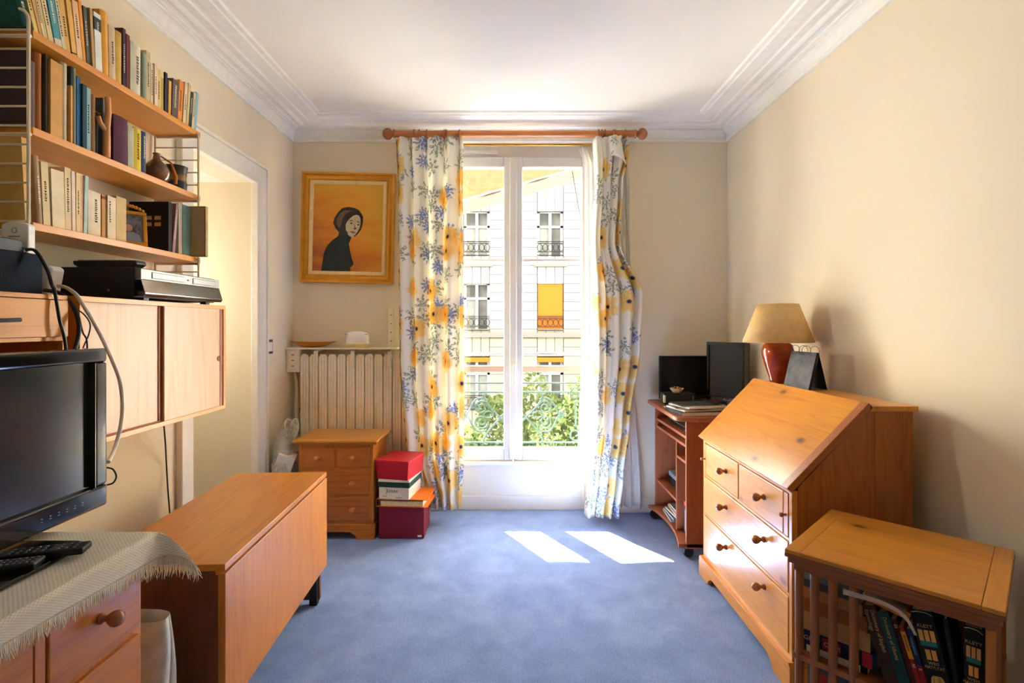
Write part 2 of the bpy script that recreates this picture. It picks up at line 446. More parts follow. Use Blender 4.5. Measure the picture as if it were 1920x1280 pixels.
M = {}
M['wall'] = wall_paint('cream_wall_paint', (236, 223, 195))
M['ceil'] = wall_paint('ceiling_paint', (250, 247, 236))
M['trim'] = plain('white_gloss_trim', (240, 234, 222), 0.4, 0.4, var=0.02)
M['cornice'] = plain('cornice_plaster', (247, 246, 240), 0.7, 0.3, var=0.02)
M['carpet'] = carpet_mat()
M['window'] = plain('window_white_lacquer', (224, 224, 222), 0.3, 0.5, var=0.01)
M['glass'] = glass_mat('window_glass', (0.98, 0.99, 0.98), 0.05)
M['floral'] = floral_mat()
M['sheer'] = fabric_mat('white_sheer_fabric', (244, 241, 236), 0.5, 0.85)
M['lining'] = fabric_mat('cream_curtain_lining', (236, 226, 204), 0.4)
M['awning'] = awning_mat()
PINE = ((222, 152, 58), (188, 108, 30))
for g in 'xyz':
    M['pine_' + g] = wood('honey_pine_' + g, *PINE, grain=g, rough=0.32, coat=0.35, knots=0.8, knot_col=(110, 58, 22))
    M['pine2_' + g] = wood('amber_pine_' + g, (206, 128, 46), (160, 84, 24), grain=g, rough=0.38, coat=0.25, knots=0.05, seed=2.3)
    M['teak_' + g] = wood('teak_' + g, (208, 134, 44), (170, 92, 22), grain=g, rough=0.4, coat=0.2, ring=1.3, seed=4.1)
    M['ash_' + g] = wood('golden_ash_' + g, (220, 148, 54), (194, 114, 32), grain=g, rough=0.4, coat=0.2, ring=0.7, fine=1.4, seed=1.1)
    M['cherry_' + g] = wood('cherry_laminate_' + g, (172, 98, 60), (128, 64, 36), grain=g, rough=0.4, coat=0.2, ring=1.2, seed=6.4)
    M['red_' + g] = wood('red_brown_pine_' + g, (168, 104, 56), (124, 68, 34), grain=g, rough=0.4, coat=0.2, knots=0.05, seed=3.4)
M['chest_drawer'] = wood('chest_drawer_pine', (198, 116, 50), (158, 84, 32), grain='x', rough=.38, coat=.25, knots=.2, seed=8.3)
M['door'] = wood('pale_veneer', (206, 166, 124), (188, 144, 100), grain='z', rough=0.42, coat=0.15, ring=0.5, seed=5.5)
M['knob'] = wood('turned_knob_wood', (176, 106, 62), (138, 76, 42), grain='x', rough=0.25, coat=0.5, ring=1.5)
M['rodwood'] = wood('curtain_rod_wood', (196, 124, 60), (164, 92, 38), grain='x', rough=0.3, coat=0.4)
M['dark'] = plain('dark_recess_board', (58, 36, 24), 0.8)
M['groove'] = plain('red_brown_channel', (150, 68, 34), 0.5)
M['black'] = plain('matt_black_plastic', (22, 24, 26), 0.45, 0.4)
M['gloss_black'] = plain('gloss_black_plastic', (12, 14, 18), 0.08, 0.5, coat=0.5, var=0.02)
M['screen'] = plain('dark_screen', (10, 18, 24), 0.14, 0.9, var=0.02, coat=0.5)
M['screen2'] = plain('matt_monitor_screen', (12, 16, 20), 0.4, 0.3, var=0.02)
M['silver'] = plain('brushed_silver', (108, 108, 106), 0.35, 0.5, metal=0.6, var=0.03)
M['chrome'] = plain('polished_steel', (120, 120, 118), 0.12, 0.5, metal=1.0, var=0.01)
M['white_pl'] = plain('white_plastic', (232, 230, 224), 0.4, 0.4, var=0.02)
M['grey_pl'] = plain('grey_plastic', (120, 122, 124), 0.45)
M['navy_pl'] = plain('navy_black_case', (20, 30, 44), 0.6, 0.05, var=0.2, scale=9)
M['wire'] = plain('cream_lacquered_wire', (226, 212, 180), 0.4, var=0.02)
M['brass'] = plain('dull_brass', (190, 140, 60), 0.3, metal=0.9)
M['gold'] = plain('gilt_frame', (216, 150, 44), 0.3, 0.5, metal=0.5, var=0.06, scale=14)
M['radiator'] = plain('cream_radiator_enamel', (242, 228, 198), 0.4, 0.4, var=0.03)
M['iron'] = plain('grey_green_iron', (40, 52, 48), 0.85, 0.03)
M['paper'] = plain('paper_pages', (226, 206, 164), 0.85, 0.1, var=0.1, scale=120)
M['paper_white'] = plain('white_paper', (238, 234, 224), 0.8, 0.1, var=0.03)
M['ink'] = plain('dark_ink', (52, 44, 38), 0.7, 0.2)
M['ink_white'] = plain('pale_ink', (230, 222, 204), 0.7, 0.2)
M['red_box'] = plain('red_card', (186, 22, 40), 0.45, 0.4, var=0.03)
M['maroon'] = plain('maroon_card', (122, 24, 46), 0.5, 0.3, var=0.04)
M['cable_black'] = plain('black_cable', (26, 26, 28), 0.4)
M['cable_grey'] = plain('grey_beige_cable', (226, 214, 194), 0.5)

# ------------------------------------------------------------------ the room
XL, XR, YB, YR, ZC = -1.522, 1.493, 3.585, -1.4, 2.665
OX0, OX1 = -0.57, 0.585         # window opening
YO = 4.12                       # outer face of the facade wall
def struct(o): o['kind'] = 'structure'; return o
struct(B(-2.42, 1.75, YR - .2, 4.12, -0.12, 0).build('floor', M['carpet']))
struct(B(-2.42, 1.75, YR - .2, 4.12, ZC, ZC + .15).build('ceiling', M['ceil']))
struct(B(XR, XR + .25, YR, YO, 0, ZC).build('wall_right', M['wall']))
w = MB()
w.box(-3.0, OX0, YB, YO, 0, ZC); w.box(OX1, XR, YB, YO, 0, ZC); w.box(OX0, OX1, YB, YO, 2.575, ZC)
struct(w.build('wall_back', M['wall']))
# left wall with the cased opening into a deep alcove
AY0, AY1, AZ = 2.43, 3.056, 2.142
w = MB()
w.box(XL - .18, XL, YR, AY0, 0, ZC); w.box(XL - .18, XL, AY0, AY1, AZ, ZC); w.box(XL - .18, XL, AY1, YB, 0, ZC)
struct(w.build('wall_left', M['wall']))
w = MB(); w.box(-2.30, XL - .18, AY1, AY1 + .12, 0, AZ); w.box(-2.42, -2.30, AY0 - .12, AY0 + .16, 0, AZ); w.box(-2.42, -2.30, AY1 - .16, AY1 + .12, 0, AZ); w.box(-2.42, -2.30, AY0 + .16, AY1 - .16, 0, 1.28); w.box(-2.42, -2.30, AY0 + .16, AY1 - .16, 1.72, AZ); w.box(-2.30, XL - .18, AY0 - .12, AY0, 0, AZ)
struct(w.build('wall_alcove', M['wall']))
w2 = struct(thing('added_alcove_window', None, None, (-2.36, 2.743, 1.28)))  # unseen window, added to brighten the alcove
w = MB(); w.box(-2.38, -2.34, AY0 + .16, AY0 + .19, 1.28, 1.72); w.box(-2.38, -2.34, AY1 - .19, AY1 - .16, 1.28, 1.72); w.box(-2.38, -2.34, AY0 + .19, AY1 - .19, 1.28, 1.31); w.box(-2.38, -2.34, AY0 + .19, AY1 - .19, 1.69, 1.72)
w.build('frame', M['window'], w2); B(-2.362, -2.358, AY0 + .19, AY1 - .19, 1.31, 1.69).build('pane', M['glass'], w2)
struct(B(-2.42, XL - .18, AY0 - .12, AY1 + .12, AZ, AZ + .1).build('ceiling_alcove', M['trim']))
struct(B(XL, XR, YR - .15, YR, 0, ZC).build('wall_rear', M['wall']))
# casing of the alcove opening
w = MB()
for y0, y1 in ((AY0 - .075, AY0 + .004), (AY1 - .006, AY1 + .10)):
    w.box(XL - .02, XL + .022, y0, y1, 0, AZ + .10)
w.box(XL - .02, XL + .022, AY0, AY1, AZ - .005, AZ + .10)
struct(w.build('trim_1', M['trim'], bevel=.004))
w = MB()
w.box(XL, XL + .03, AY1 + .100, AY1 + .118, 0, AZ + .12); w.box(XL, XL + .03, AY0 - .093, AY0 - .075, 0, AZ + .12); w.box(XL, XL + .03, AY0 - .093, AY1 + .118, AZ + .10, AZ + .12)
struct(w.build('trim_2', M['trim'], bevel=.004))
# corner bead and baseboards
struct(B(OX1, XR, YB - .014, YB, 0, .10).build('baseboard_back', M['trim'], bevel=.003))
struct(B(XL, OX0, YB - .014, YB, 0, .10).build('baseboard_left', M['trim'], bevel=.003))
struct(B(XR - .014, XR, YR, YB - .014, 0, .10).build('baseboard_right', M['trim'], bevel=.003))
# plaster cornice
prof = [(0, 2.568), (.014, 2.568), (.014, 2.584), (.008, 2.590)]
for k in range(7):
    a = k / 6 * PI / 2
    prof.append((.010 + .030 * (1 - math.cos(a)), 2.592 + .045 * math.sin(a)))
prof += [(.044, 2.637), (.044, 2.643), (.060, 2.643), (.066, 2.649), (.075, 2.649)]
for k in range(6):
    a = k / 5 * PI
    prof.append((.085 + .045 * (k / 5), 2.649 - .012 * math.sin(a)))
prof += [(.150, 2.649), (.156, 2.641), (.176, 2.641), (.182, 2.650), (.200, 2.650), (.205, 2.646), (.262, 2.646), (.268, 2.653), (.290, 2.653), (.298, 2.667)]
w = MB()
w.sweep(prof, [lambda a, b: (XL + a, YR + a, b), lambda a, b: (XL + a, YB - a, b), lambda a, b: (XR - a, YB - a, b), lambda a, b: (XR - a, YR + a, b)])
struct(w.build('trim_3', M['cornice'], smooth=False))

# ------------------------------------------------------------------ window
YW = 3.66
win = thing('window_1', 'tall white french casement window with two leaves and a lower panel', 'window', (0.007, YW, 0), kind='structure')
def wb(name, *a, mat=None, bevel=.004, parent=win): return B(*a).build(name, mat or M['window'], parent, bevel=bevel)
zt, zb = 2.408, 0.434
wb('frame_head', OX0, OX1, YW - .01, YW + .07, zt + .075, 2.575)
wb('frame_jamb', OX0, OX0 + .03, YW - .01, YW + .07, .313, zt + .075)
wb('frame_jamb', OX1 - .03, OX1, YW - .01, YW + .07, .313, zt + .075)
wb('window_sill', OX0, OX1, YW - .045, YW + .10, .313, .345)
wb('lower_panel', OX0, OX1, YW - .02, YW + .06, 0, .313)
wb('skirting', OX0, OX1, YW - .035, YW - .02, 0, .10)
wb('air_vent', -.36, -.10, YW - .03, YW - .01, 2.505, 2.53)
for s, x0, x1 in (('l', OX0 + .03, 0.004), ('r', 0.012, OX1 - .03)):
    lf = thing('casement', None, None); lf.parent = win; lf.location = (0, 0, 0)
    sl = .062; x0g, x1g = x0 + sl, x1 - sl
    def cb(name, *a, mat=None, bevel=.006): return B(*a).build(name, mat or M['window'], lf, bevel=bevel)
    cb('stile', x0, x0g, YW - .03, YW + .03, .345, zt + .072); cb('stile', x1g, x1, YW - .03, YW + .03, .345, zt + .072)
    cb('top_rail', x0g, x1g, YW - .03, YW + .03, zt, zt + .072); cb('bottom_rail', x0g, x1g, YW - .03, YW + .03, .345, zb)
    cb('glazing_bar', x0g, x1g, YW - .012, YW + .012, 1.748, 1.766, bevel=.002)
    cb('glazing_bar', x0g, x1g, YW - .012, YW + .012, 1.088, 1.104, bevel=.002)
    for za, zbb in ((zb, 1.088), (1.104, 1.748), (1.766, zt)):
        cb('pane', x0g, x1g, YW - .003, YW + .001, za, zbb, mat=M['glass'], bevel=0)
wb('meeting_cover', -.018, .034, YW - .045, YW - .03, .36, zt + .06, bevel=.008)
w = MB(); w.box(.002, .026, YW - .052, YW - .045, .93, 1.03); w.tube([(.014, YW - .05, 1.01), (.014, YW - .085, 1.01), (.014, YW - .09, .99), (.014, YW - .085, .88)], .008, 10)
w.build('handle', M['window'], win, smooth=True)

# outside reveal, railing, awning, street, house opposite
g_iron = M['iron']
YG = 4.19
rail = thing('balcony_railing', 'scrolled grey green wrought iron railing with a wooden handrail outside the window', 'railing', (0.01, YG, .25))
def zz(py): return Z(py, YG)
def xx(px): return X(px, YG)
B(-.72, .74, YG - .035, YG + .035, zz(697), zz(685)).build('handrail', plain('weathered_pink_wood', (74, 62, 58), 0.9, 0.02), rail, bevel=.008)
for py in (718, 735, 829, 845): B(-.72, .74, YG - .006, YG + .006, zz(py) - .006, zz(py) + .006).build('rail', g_iron, rail)
def spiral(cx, cz, r0, turns, a0, d=1, n=40):
    return [(cx + r0 * (1 - .82 * k / n) * math.cos(a0 + d * turns * 2 * PI * k / n), YG, cz + r0 * (1 - .82 * k / n) * math.sin(a0 + d * turns * 2 * PI * k / n)) for k in range(n + 1)]
def tubep(name, pts, r=.007): MB().tube(pts, r, 8).build(name, g_iron, rail, smooth=True)
def px3(pts): return [(xx(a), YG, zz(b)) for a, b in pts]
def bez(pts, n=24):
    out = []
    for k in range(n + 1):
        t = k / n; q = [Vector(p) for p in pts]
        while len(q) > 1: q = [a.lerp(b, t) for a, b in zip(q, q[1:])]
        out.append(tuple(q[0]))
    return out
for s in (-1, 1):
    mx = 962
    def m(px): return mx + s * (px - 962)
    tubep('scroll', px3(bez([(m(1016), 738), (m(1022), 752), (m(996), 772), (m(975), 792), (m(962), 806)])))
    tubep('scroll', px3(bez([(m(1016), 829), (m(1022), 816), (m(996), 792), (m(975), 772), (m(962), 758)])))
    for zc, d in ((764, 1), (790, -1)):
        sp = spiral(xx(m(1022)), zz(zc), 14 * YG / F, 1.8, PI if s > 0 else 0, -d * s)
        tubep('scroll', sp, .006)
    tubep('scroll', px3(bez([(m(1012), 748), (m(1034), 738), (m(1042), 758), (m(1040), 772), (m(1052), 777)])))
    tubep('scroll', px3(bez([(m(1012), 806), (m(1034), 816), (m(1042), 798), (m(1040), 782), (m(1052), 777)])))
    tubep('scroll', px3([(m(1008 + 9 * math.cos(2 * PI * k / 24)), 777 + 6 * math.sin(2 * PI * k / 24)) for k in range(25)]), .005)
    w = MB()
    for da, L in ((0, .065), (.75, .045), (-.75, .045)):
        a = (0 if s > 0 else PI) + da
        w.tube([(xx(m(1048)), YG, zz(777)), (xx(m(1048)) + L * .6 * math.cos(a), YG, zz(777) + L * .8 * math.sin(a)), (xx(m(1048)) + L * math.cos(a), YG, zz(777) + L * .9 * math.sin(a))], [.005, .014, .003], 8)
    w.build('finial', g_iron, rail, smooth=True)
    for zc, d in ((738, 1), (814, -1)):
        tubep('scroll', spiral(xx(m(1079)), zz(zc), 16 * YG / F, 1.5, -PI / 2 * d, d * s))
        tubep('scroll', spiral(xx(m(1092)), zz(zc + 4 * d), 9 * YG / F, 1.3, PI / 2 * d, -d * s), .006)
    tubep('post', px3([(m(1079), 752), (m(1079), 800)]))
    tubep('post', px3([(m(1120), 685), (m(1120), 848)]), .011)

# awning: left end droops lower than the right one
aw = thing('awning', 'translucent orange canvas awning hanging above the window outside', 'awning', (0, 4.16, 2.7))
def edge(x): t = (x + .45) / 1.186; return Vector((x, 4.96 + .40 * t, 2.372 + .448 * t))
w = MB(); w.grid(lambda u, v: (edge(-1.5 + 3.0 * u) + Vector((0, 0, .13))).lerp(Vector((-1.5 + 3.0 * u, 4.14, 3.35)), v) - Vector((0, 0, .05 * math.sin(PI * v))), 24, 8)
w.build('canopy', M['awning'], aw, smooth=True)
w = MB(); w.grid(lambda u, v: edge(-1.5 + 3.0 * u) + Vector((0, .012 * math.sin(40 * u), .13 * v)), 48, 3)
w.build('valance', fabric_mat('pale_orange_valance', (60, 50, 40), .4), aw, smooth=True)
MB().tube([edge(-1.5) + Vector((0, 0, .135)), edge(1.5) + Vector((0, 0, .135))], .014, 10).build('front_bar', M['white_pl'], aw, smooth=True)
MB().tube([edge(.62) + Vector((0, -.02, .1)), (.72, 4.30, 1.30)], .004, 6).build('pull_cord', M['iron'], aw)

YF = 18.0
def fx(px): return X(px, YF)
def fz(py): return Z(py, YF)
st1 = stone_mat('pale_limestone', (73, 73, 72)); st2 = stone_mat('limestone_ledge', (57, 55, 52)); st3 = stone_mat('warm_limestone', (71, 67, 60))
house = thing('apartment_house', 'pale stone apartment house across the street with tall windows and iron guards', 'building', (0, YF, -4.2))
cols = [-3.80, -1.24, 1.34, 3.92]; HW = 0.455
rows = [(fz(482) + 2.62, fz(392) + 2.62), (fz(482), fz(392)), (fz(622), fz(528)), (fz(770), fz(670)), (fz(900), fz(800))]
B(-7, 7, YF + .34, YF + .5, -4.2, 8.0).build('backing_wall', st2, house)
z = -4.2; ch = 0.316
spans = []
edges = [-7.0]
for c in cols: edges += [c - HW, c + HW]
edges.append(7.0)
while z < 7.95:
    z1 = z + ch
    for i in range(0, len(edges), 2):
        B(edges[i] + .012, edges[i + 1] - .012, YF, YF + .34, z + .014, z1).build('stone_course', st3 if z < .9 else st1, house)
    for c in cols:
        zm = (z + z1) / 2
        if not any(a - .01 < zm < b + .01 for a, b in rows):
            for k in range(3):
                xa = c - HW + k * 2 * HW / 3
                B(xa + .008, xa + 2 * HW / 3 - .008, YF, YF + .34, z + .004, z1 + .002).build('stone_block', st3 if z < .9 else st1, house)
    z = z1
for py0, py1 in ((632, 623), (498, 491)):
    B(-7, 7, YF - .10, YF + .1, fz(py0), fz(py1)).build('stone_ledge', st2, house) if py0 == 632 else None
for c in cols: B(c - HW - .12, c + HW + .12, YF - .10, YF + .1, fz(500), fz(493)).build('stone_ledge', st2, house)
wf = plain('far_window_frame', (92, 92, 92), 0.6, 0.0, var=.02); wg = plain('far_window_glass', (44, 44, 42), 0.5, 0.02, var=.3, scale=2); wcn = plain('far_net_curtain', (66, 66, 63), 0.8, 0.0, var=.12, scale=3)
of = plain('orange_sun_blind', (88, 46, 14), 0.9, 0.0, var=.04); far_iron = plain('far_iron', (16, 17, 16), .9, 0.0)
gm = None
def guard(parent, c, z0, h):
    w = MB()
    for zz_ in (z0 + h, z0 + h - .06, z0 + .16, z0 + .04): w.box(c - HW, c + HW, YF - .05, YF - .02, zz_ - .014, zz_ + .014)
    w.build('guard_rail', far_iron, parent)
    w = MB()
    for k in range(-2, 3):
        cx_ = c + k * .185
        w.tube([(cx_ + .085 * math.cos(2 * PI * j / 14), YF - .035, z0 + .16 + (h - .22) / 2 + .12 * math.sin(2 * PI * j / 14)) for j in range(14)], .012, 5, closed=True)
    w.build('guard_scroll', far_iron, parent)
for ri, (z0, z1) in enumerate(rows):
    for ci, c in enumerate(cols):
        wd = thing('far_window', None, None); wd.parent = house; wd.location = Vector((c, YF + .3, z0)) - house.location
        w = MB()
        w.box(c - HW, c - HW + .09, YF + .2, YF + .3, z0, z1); w.box(c + HW - .09, c + HW, YF + .2, YF + .3, z0, z1); w.box(c - .05, c + .05, YF + .18, YF + .3, z0, z1)
        w.box(c - HW, c + HW, YF + .2, YF + .3, z1 - .1, z1); w.box(c - HW, c + HW, YF + .2, YF + .3, z1 - .62, z1 - .54)
        w.build('frame', wf, wd)
        for s in (-1, 1):
            B(c + s * .05, c + s * (HW - .09), YF + .26, YF + .28, z1 - .54, z1 - .1).build('pane', wg, wd)
            B(c + s * .05, c + s * (HW - .09), YF + .26, YF + .28, z0, z1 - .62).build('pane', wcn if (ri + ci) % 2 == 0 or s < 0 else wg, wd)
        guard(wd, c, z0 + .02, .52)
        if ri == 2 and ci == 2: B(c - HW + .02, c + HW - .02, YF + .04, YF + .07, z0, z1 - .02).build('sun_blind', of, wd)
        if ri == 3: B(c - HW, c + HW, YF + .0, YF + .15, z1 - .16, z1).build('blind_box', of, wd)
struct(B(-9, 9, YO + .3, YF + .3, -4.4, -4.2).build('street', stone_mat('street_paving', (58, 56, 54))))
# the facade this window sits in, outside
w = MB(); w.box(-5, -3.0, 3.9, YO, -4.2, 6); w.box(1.75, 5, 3.9, YO, -4.2, 6); w.box(-3, 1.75, 3.9, YO, ZC + .15, 6); w.box(-3, 1.75, 3.9, YO, -4.2, -.12)
struct(w.build('wall_outer', st1))
# trees in the court
leafm, lnt, lout = new_mat('sunlit_leaves')
oi = N(lnt, 'ShaderNodeTexCoord'); ln = N(lnt, 'ShaderNodeTexNoise'); setin(ln, Scale=3.0, Detail=4.0); lnt.links.new(oi.outputs['Object'], ln.inputs['Vector'])
lr = ramp(lnt, [(.3, srgb(28, 36, 20)), (.5, srgb(46, 54, 28)), (.7, srgb(66, 70, 44))]); lnt.links.new(ln.outputs[0], lr.inputs[0]); cloth_shader(lnt, lout, lr.outputs[0], .4)
def tree(loc, rx, ry, rz, n, label):
    t = thing('garden_tree', label, 'tree', (loc[0], loc[1], -4.2), group='trees in the court')
    w = MB(); cz = loc[2]
    for k in range(n):
        u = Vector((random.gauss(0, 1), random.gauss(0, 1), random.gauss(0, 1))).normalized() * (random.random() ** .25)
        lump = 1 + .18 * math.sin(7 * u.x + 3 * loc[0]) * math.cos(6 * u.z)
        c = Vector((loc[0] + u.x * rx * lump, loc[1] + u.y * ry, cz + u.z * rz * lump))
        a = Vector((random.gauss(0, 1), random.gauss(0, 1), random.gauss(0, 1))).normalized(); b = a.orthogonal().normalized()
        sz = random.uniform(.05, .095)
        w.quad(c - a * sz, c + b * sz * .5, c + a * sz, c - b * sz * .5)
    f = w.build('foliage', leafm, t, fix=False); f['kind'] = 'stuff'
    MB().tube([(loc[0], loc[1], -4.2), (loc[0] + .1, loc[1], cz - rz * .3)], .11, 10).build('trunk', plain('tree_bark', (90, 72, 56), .9), t, smooth=True)
tree((1.75, 8.6, -1.15), 1.45, 1.1, 1.6, 9000, 'bushy light green tree rising right below the orange blind of the house opposite')
tree((-1.25, 8.8, -1.7), 1.3, 1.0, 1.5, 7000, 'lower leafy green tree in front of the ground floor window opposite')
tree((.3, 11.6, -1.9), 1.7, 1.2, 1.95, 6000, 'green tree standing between and behind the two other court trees')

# ------------------------------------------------------------------ curtain rod, curtains
YC = 3.44
rod = thing('curtain_rod', 'thick turned wooden curtain rod with ball finials under the cornice', 'curtain rod', (0.03, YC, Z(250, YC) - .06))
zr = Z(251, YC); xr0, xr1 = X(741, YC), X(1190, YC)
MB().tube([(xr0, YC, zr), (xr1, YC, zr)], .023, 20).build('pole', M['rodwood'], rod, smooth=True)
for s, x in ((-1, xr0), (1, xr1)):
    w = MB(); w.lathe([(.023, 0), (.028, s * .004), (.028, s * .010), (.016, s * .014), (.018, s * .018), (.034, s * .034), (.038, s * .050), (.034, s * .066), (.018, s * .080), (.002, s * .086)], (x, YC, zr), 24, 'x')
    w.build('finial', M['knob'], rod, smooth=True)
    bx = x - s * .07
    B(bx - .012, bx + .012, YC - .0, YB - .001, zr - .035, zr - .018).build('bracket', M['rodwood'], rod, bevel=.003)
MB().tube([(xr0 + .02, 3.525, zr - .043), (xr1 - .02, 3.525, zr - .043)], .008, 10).build('brass_track', M['brass'], rod, smooth=True)
for px in (777, 786, 801, 833, 838, 862, 1122, 1128, 1134, 1150, 1153, 1172):
    x = X(px, YC); w = MB()
    w.tube([(x + random.uniform(-.002, .002), YC + .029 * math.cos(a), zr - .004 + .029 * math.sin(a)) for a in [2 * PI * k / 20 for k in range(20)]], .0045, 8, closed=True)
    w.build('ring', M['knob'], rod, smooth=True)

def curtain(name, label, mat, prof, ztop, zbot, folds, amp, y0, nu=160, nv=60, full=1.9, phase=0.0, cat='curtain', topamp=.5, uoff=0.0, wob=.35, cx_fold=0.0):
    """prof(v) -> (x_left, x_right) with v = 0 at the top"""
    width0 = prof(.6)[1] - prof(.6)[0]
    def fn(u, v):
        a, b = prof(v)
        k = min(1, .25 + v * 2.2) if topamp < 1 else 1
        ph = folds * 2 * PI * u + phase + wob * math.sin(3 * v + 5 * u)
        yy = y0 + amp * (topamp + (1 - topamp) * k) * math.sin(ph) + amp * .35 * math.sin(2.3 * ph + 1.2 + v)
        xs = a + (b - a) * u + cx_fold * math.cos(ph)
        return (xs, yy, ztop + (zbot - ztop) * v + .004 * math.sin(ph) * (1 if v > .98 else 0) - (.012 * math.sin(ph * .5) ** 2 if v < .01 else 0))
    w = MB(); w.grid(fn, nu, nv, lambda u, v: (u * width0 * full + uoff, (1 - v) * (ztop - zbot)))
    o = w.build(name, mat, None, smooth=True, fix=False, solid=.0015)
    return tag(o, label, cat)
def lerp_prof(pts):
    def f(v):
        for (v0, a0, b0), (v1, a1, b1) in zip(pts, pts[1:]):
            if v <= v1:
                t = (v - v0) / (v1 - v0); t = t * t * (3 - 2 * t)
                return a0 + (a1 - a0) * t, b0 + (b1 - b0) * t
        return pts[-1][1], pts[-1][2]
    return f
zt_c = zr - .0225
curtain('floral_curtain', 'yellow and blue floral curtain hanging in loose folds beside the portrait', M['floral'],
        lerp_prof([(0, X(738, YC), X(872, YC)), (.15, X(742, YC), X(871, YC)), (.6, X(745, YC), X(872, YC)), (.85, X(757, YC), X(871, YC)), (1, X(788, YC), X(866, YC))]),
        zt_c, Z(950, YC), 4.6, .044, YC, phase=.6, cx_fold=.014)
bunched = curtain('floral_curtain', 'yellow and blue floral curtain bunched at the top, flaring beside the computer cart', M['floral'],
        lerp_prof([(0, X(1112, YC), X(1176, YC)), (.05, X(1114, YC), X(1178, YC)), (.12, X(1117, YC), X(1166, YC)), (.28, X(1112, YC), X(1160, YC)), (.42, X(1114, YC), X(1201, YC)), (.55, X(1117, YC), X(1197, YC)), (.75, X(1116, YC), X(1178, YC)), (.9, X(1106, YC), X(1166, YC)), (1, X(1098, YC), X(1158, YC))]),
        zt_c, Z(965, YC), 3.4, .036, YC - .015, phase=2.1, uoff=3.3, cx_fold=.011)
curtain('sheer_curtain', 'white sheer curtain behind the flared floral one, reaching down beside the cart', M['sheer'],
        lerp_prof([(0, X(1170, YC), X(1180, YC)), (.15, X(1160, YC), X(1186, YC)), (.5, X(1160, YC), X(1190, YC)), (1, X(1150, YC), X(1212, YC))]),
        zr - .043, Z(950, 3.53), 3.0, .014, 3.525, nu=80, phase=.5)
curtain('sheer_curtain', 'narrow white sheer strip hanging between the window pane and the flared floral curtain', M['sheer'],
        lerp_prof([(0, X(1088, YC), X(1116, YC)), (.06, X(1100, YC), X(1124, YC)), (.5, X(1102, YC), X(1126, YC)), (1, X(1094, YC), X(1130, YC))]),
        zr - .043, Z(955, 3.52), 2.2, .014, 3.525, nu=60, phase=.2)
# folded-over corner of the bunched curtain heading
w = MB(); w.grid(lambda u, v: (X(1140, YC) + (.0 + .105 * u) * (1 - .3 * v), YC - .068 - .02 * math.sin(PI * u) + .01 * v, Z(300, YC) + .02 * math.sin(3 * u) + (.13 - .02 * u) * v - .05 * u * (1 - v)), 12, 8, lambda u, v: (u * .2 + 1.1, v * .2 + .4))
w.build('folded_corner', M['floral'], bunched, smooth=True, solid=.002)

# ------------------------------------------------------------------ left wall: shelf ladders, shelves
XS = -1.337; YA, YZ = 1.441, 2.216
SH = [2.122, 1.851, 1.585]; TH = .022
shelf = thing('wall_shelf', 'wall shelving of three golden wooden shelves hung on cream wire ladders', 'shelf', (XL, 1.83, 1.5))
for k, z in enumerate(SH):
    B(XL + .004, XS, YA, YZ, z - TH, z).build('shelf_board', M['ash_y'], shelf, bevel=.0015)
def ladder(y, z0, z1, q=.03):
    ld = thing('ladder', None, None); ld.parent = shelf; ld.location = (0, 0, 0)
    xf, xb = XS + .010, XL + .012; r = .0042
    pts = [(xf, y, z0)] + [(xf - q * (1 - math.cos(a)), y, z1 - q + q * math.sin(a)) for a in [k / 6 * PI / 2 for k in range(7)]] + [(xb, y, z1 + .008)]
    MB().tube(pts, r, 8).build('upright', M['wire'], ld, smooth=True)
    MB().tube([(xb, y, z0), (xb, y, z1 + .008)], r, 8).build('upright', M['wire'], ld, smooth=True)
    z = z0 + .03
    while z < z1 - .02:
        MB().tube([(xb, y, z), (xf, y, z)], .0030, 6).build('rung', M['wire'], ld, smooth=True); z += .0525
    for zs in SH:
        MB().tube([(xb, y + .006, zs - TH - .006), (xf, y + .006, zs - TH - .006)], .005, 8).build('shelf_pin', M['wire'], ld, smooth=True)
ladder(1.417, 1.50, 2.165); ladder(2.185, 1.44, 2.106, .008)

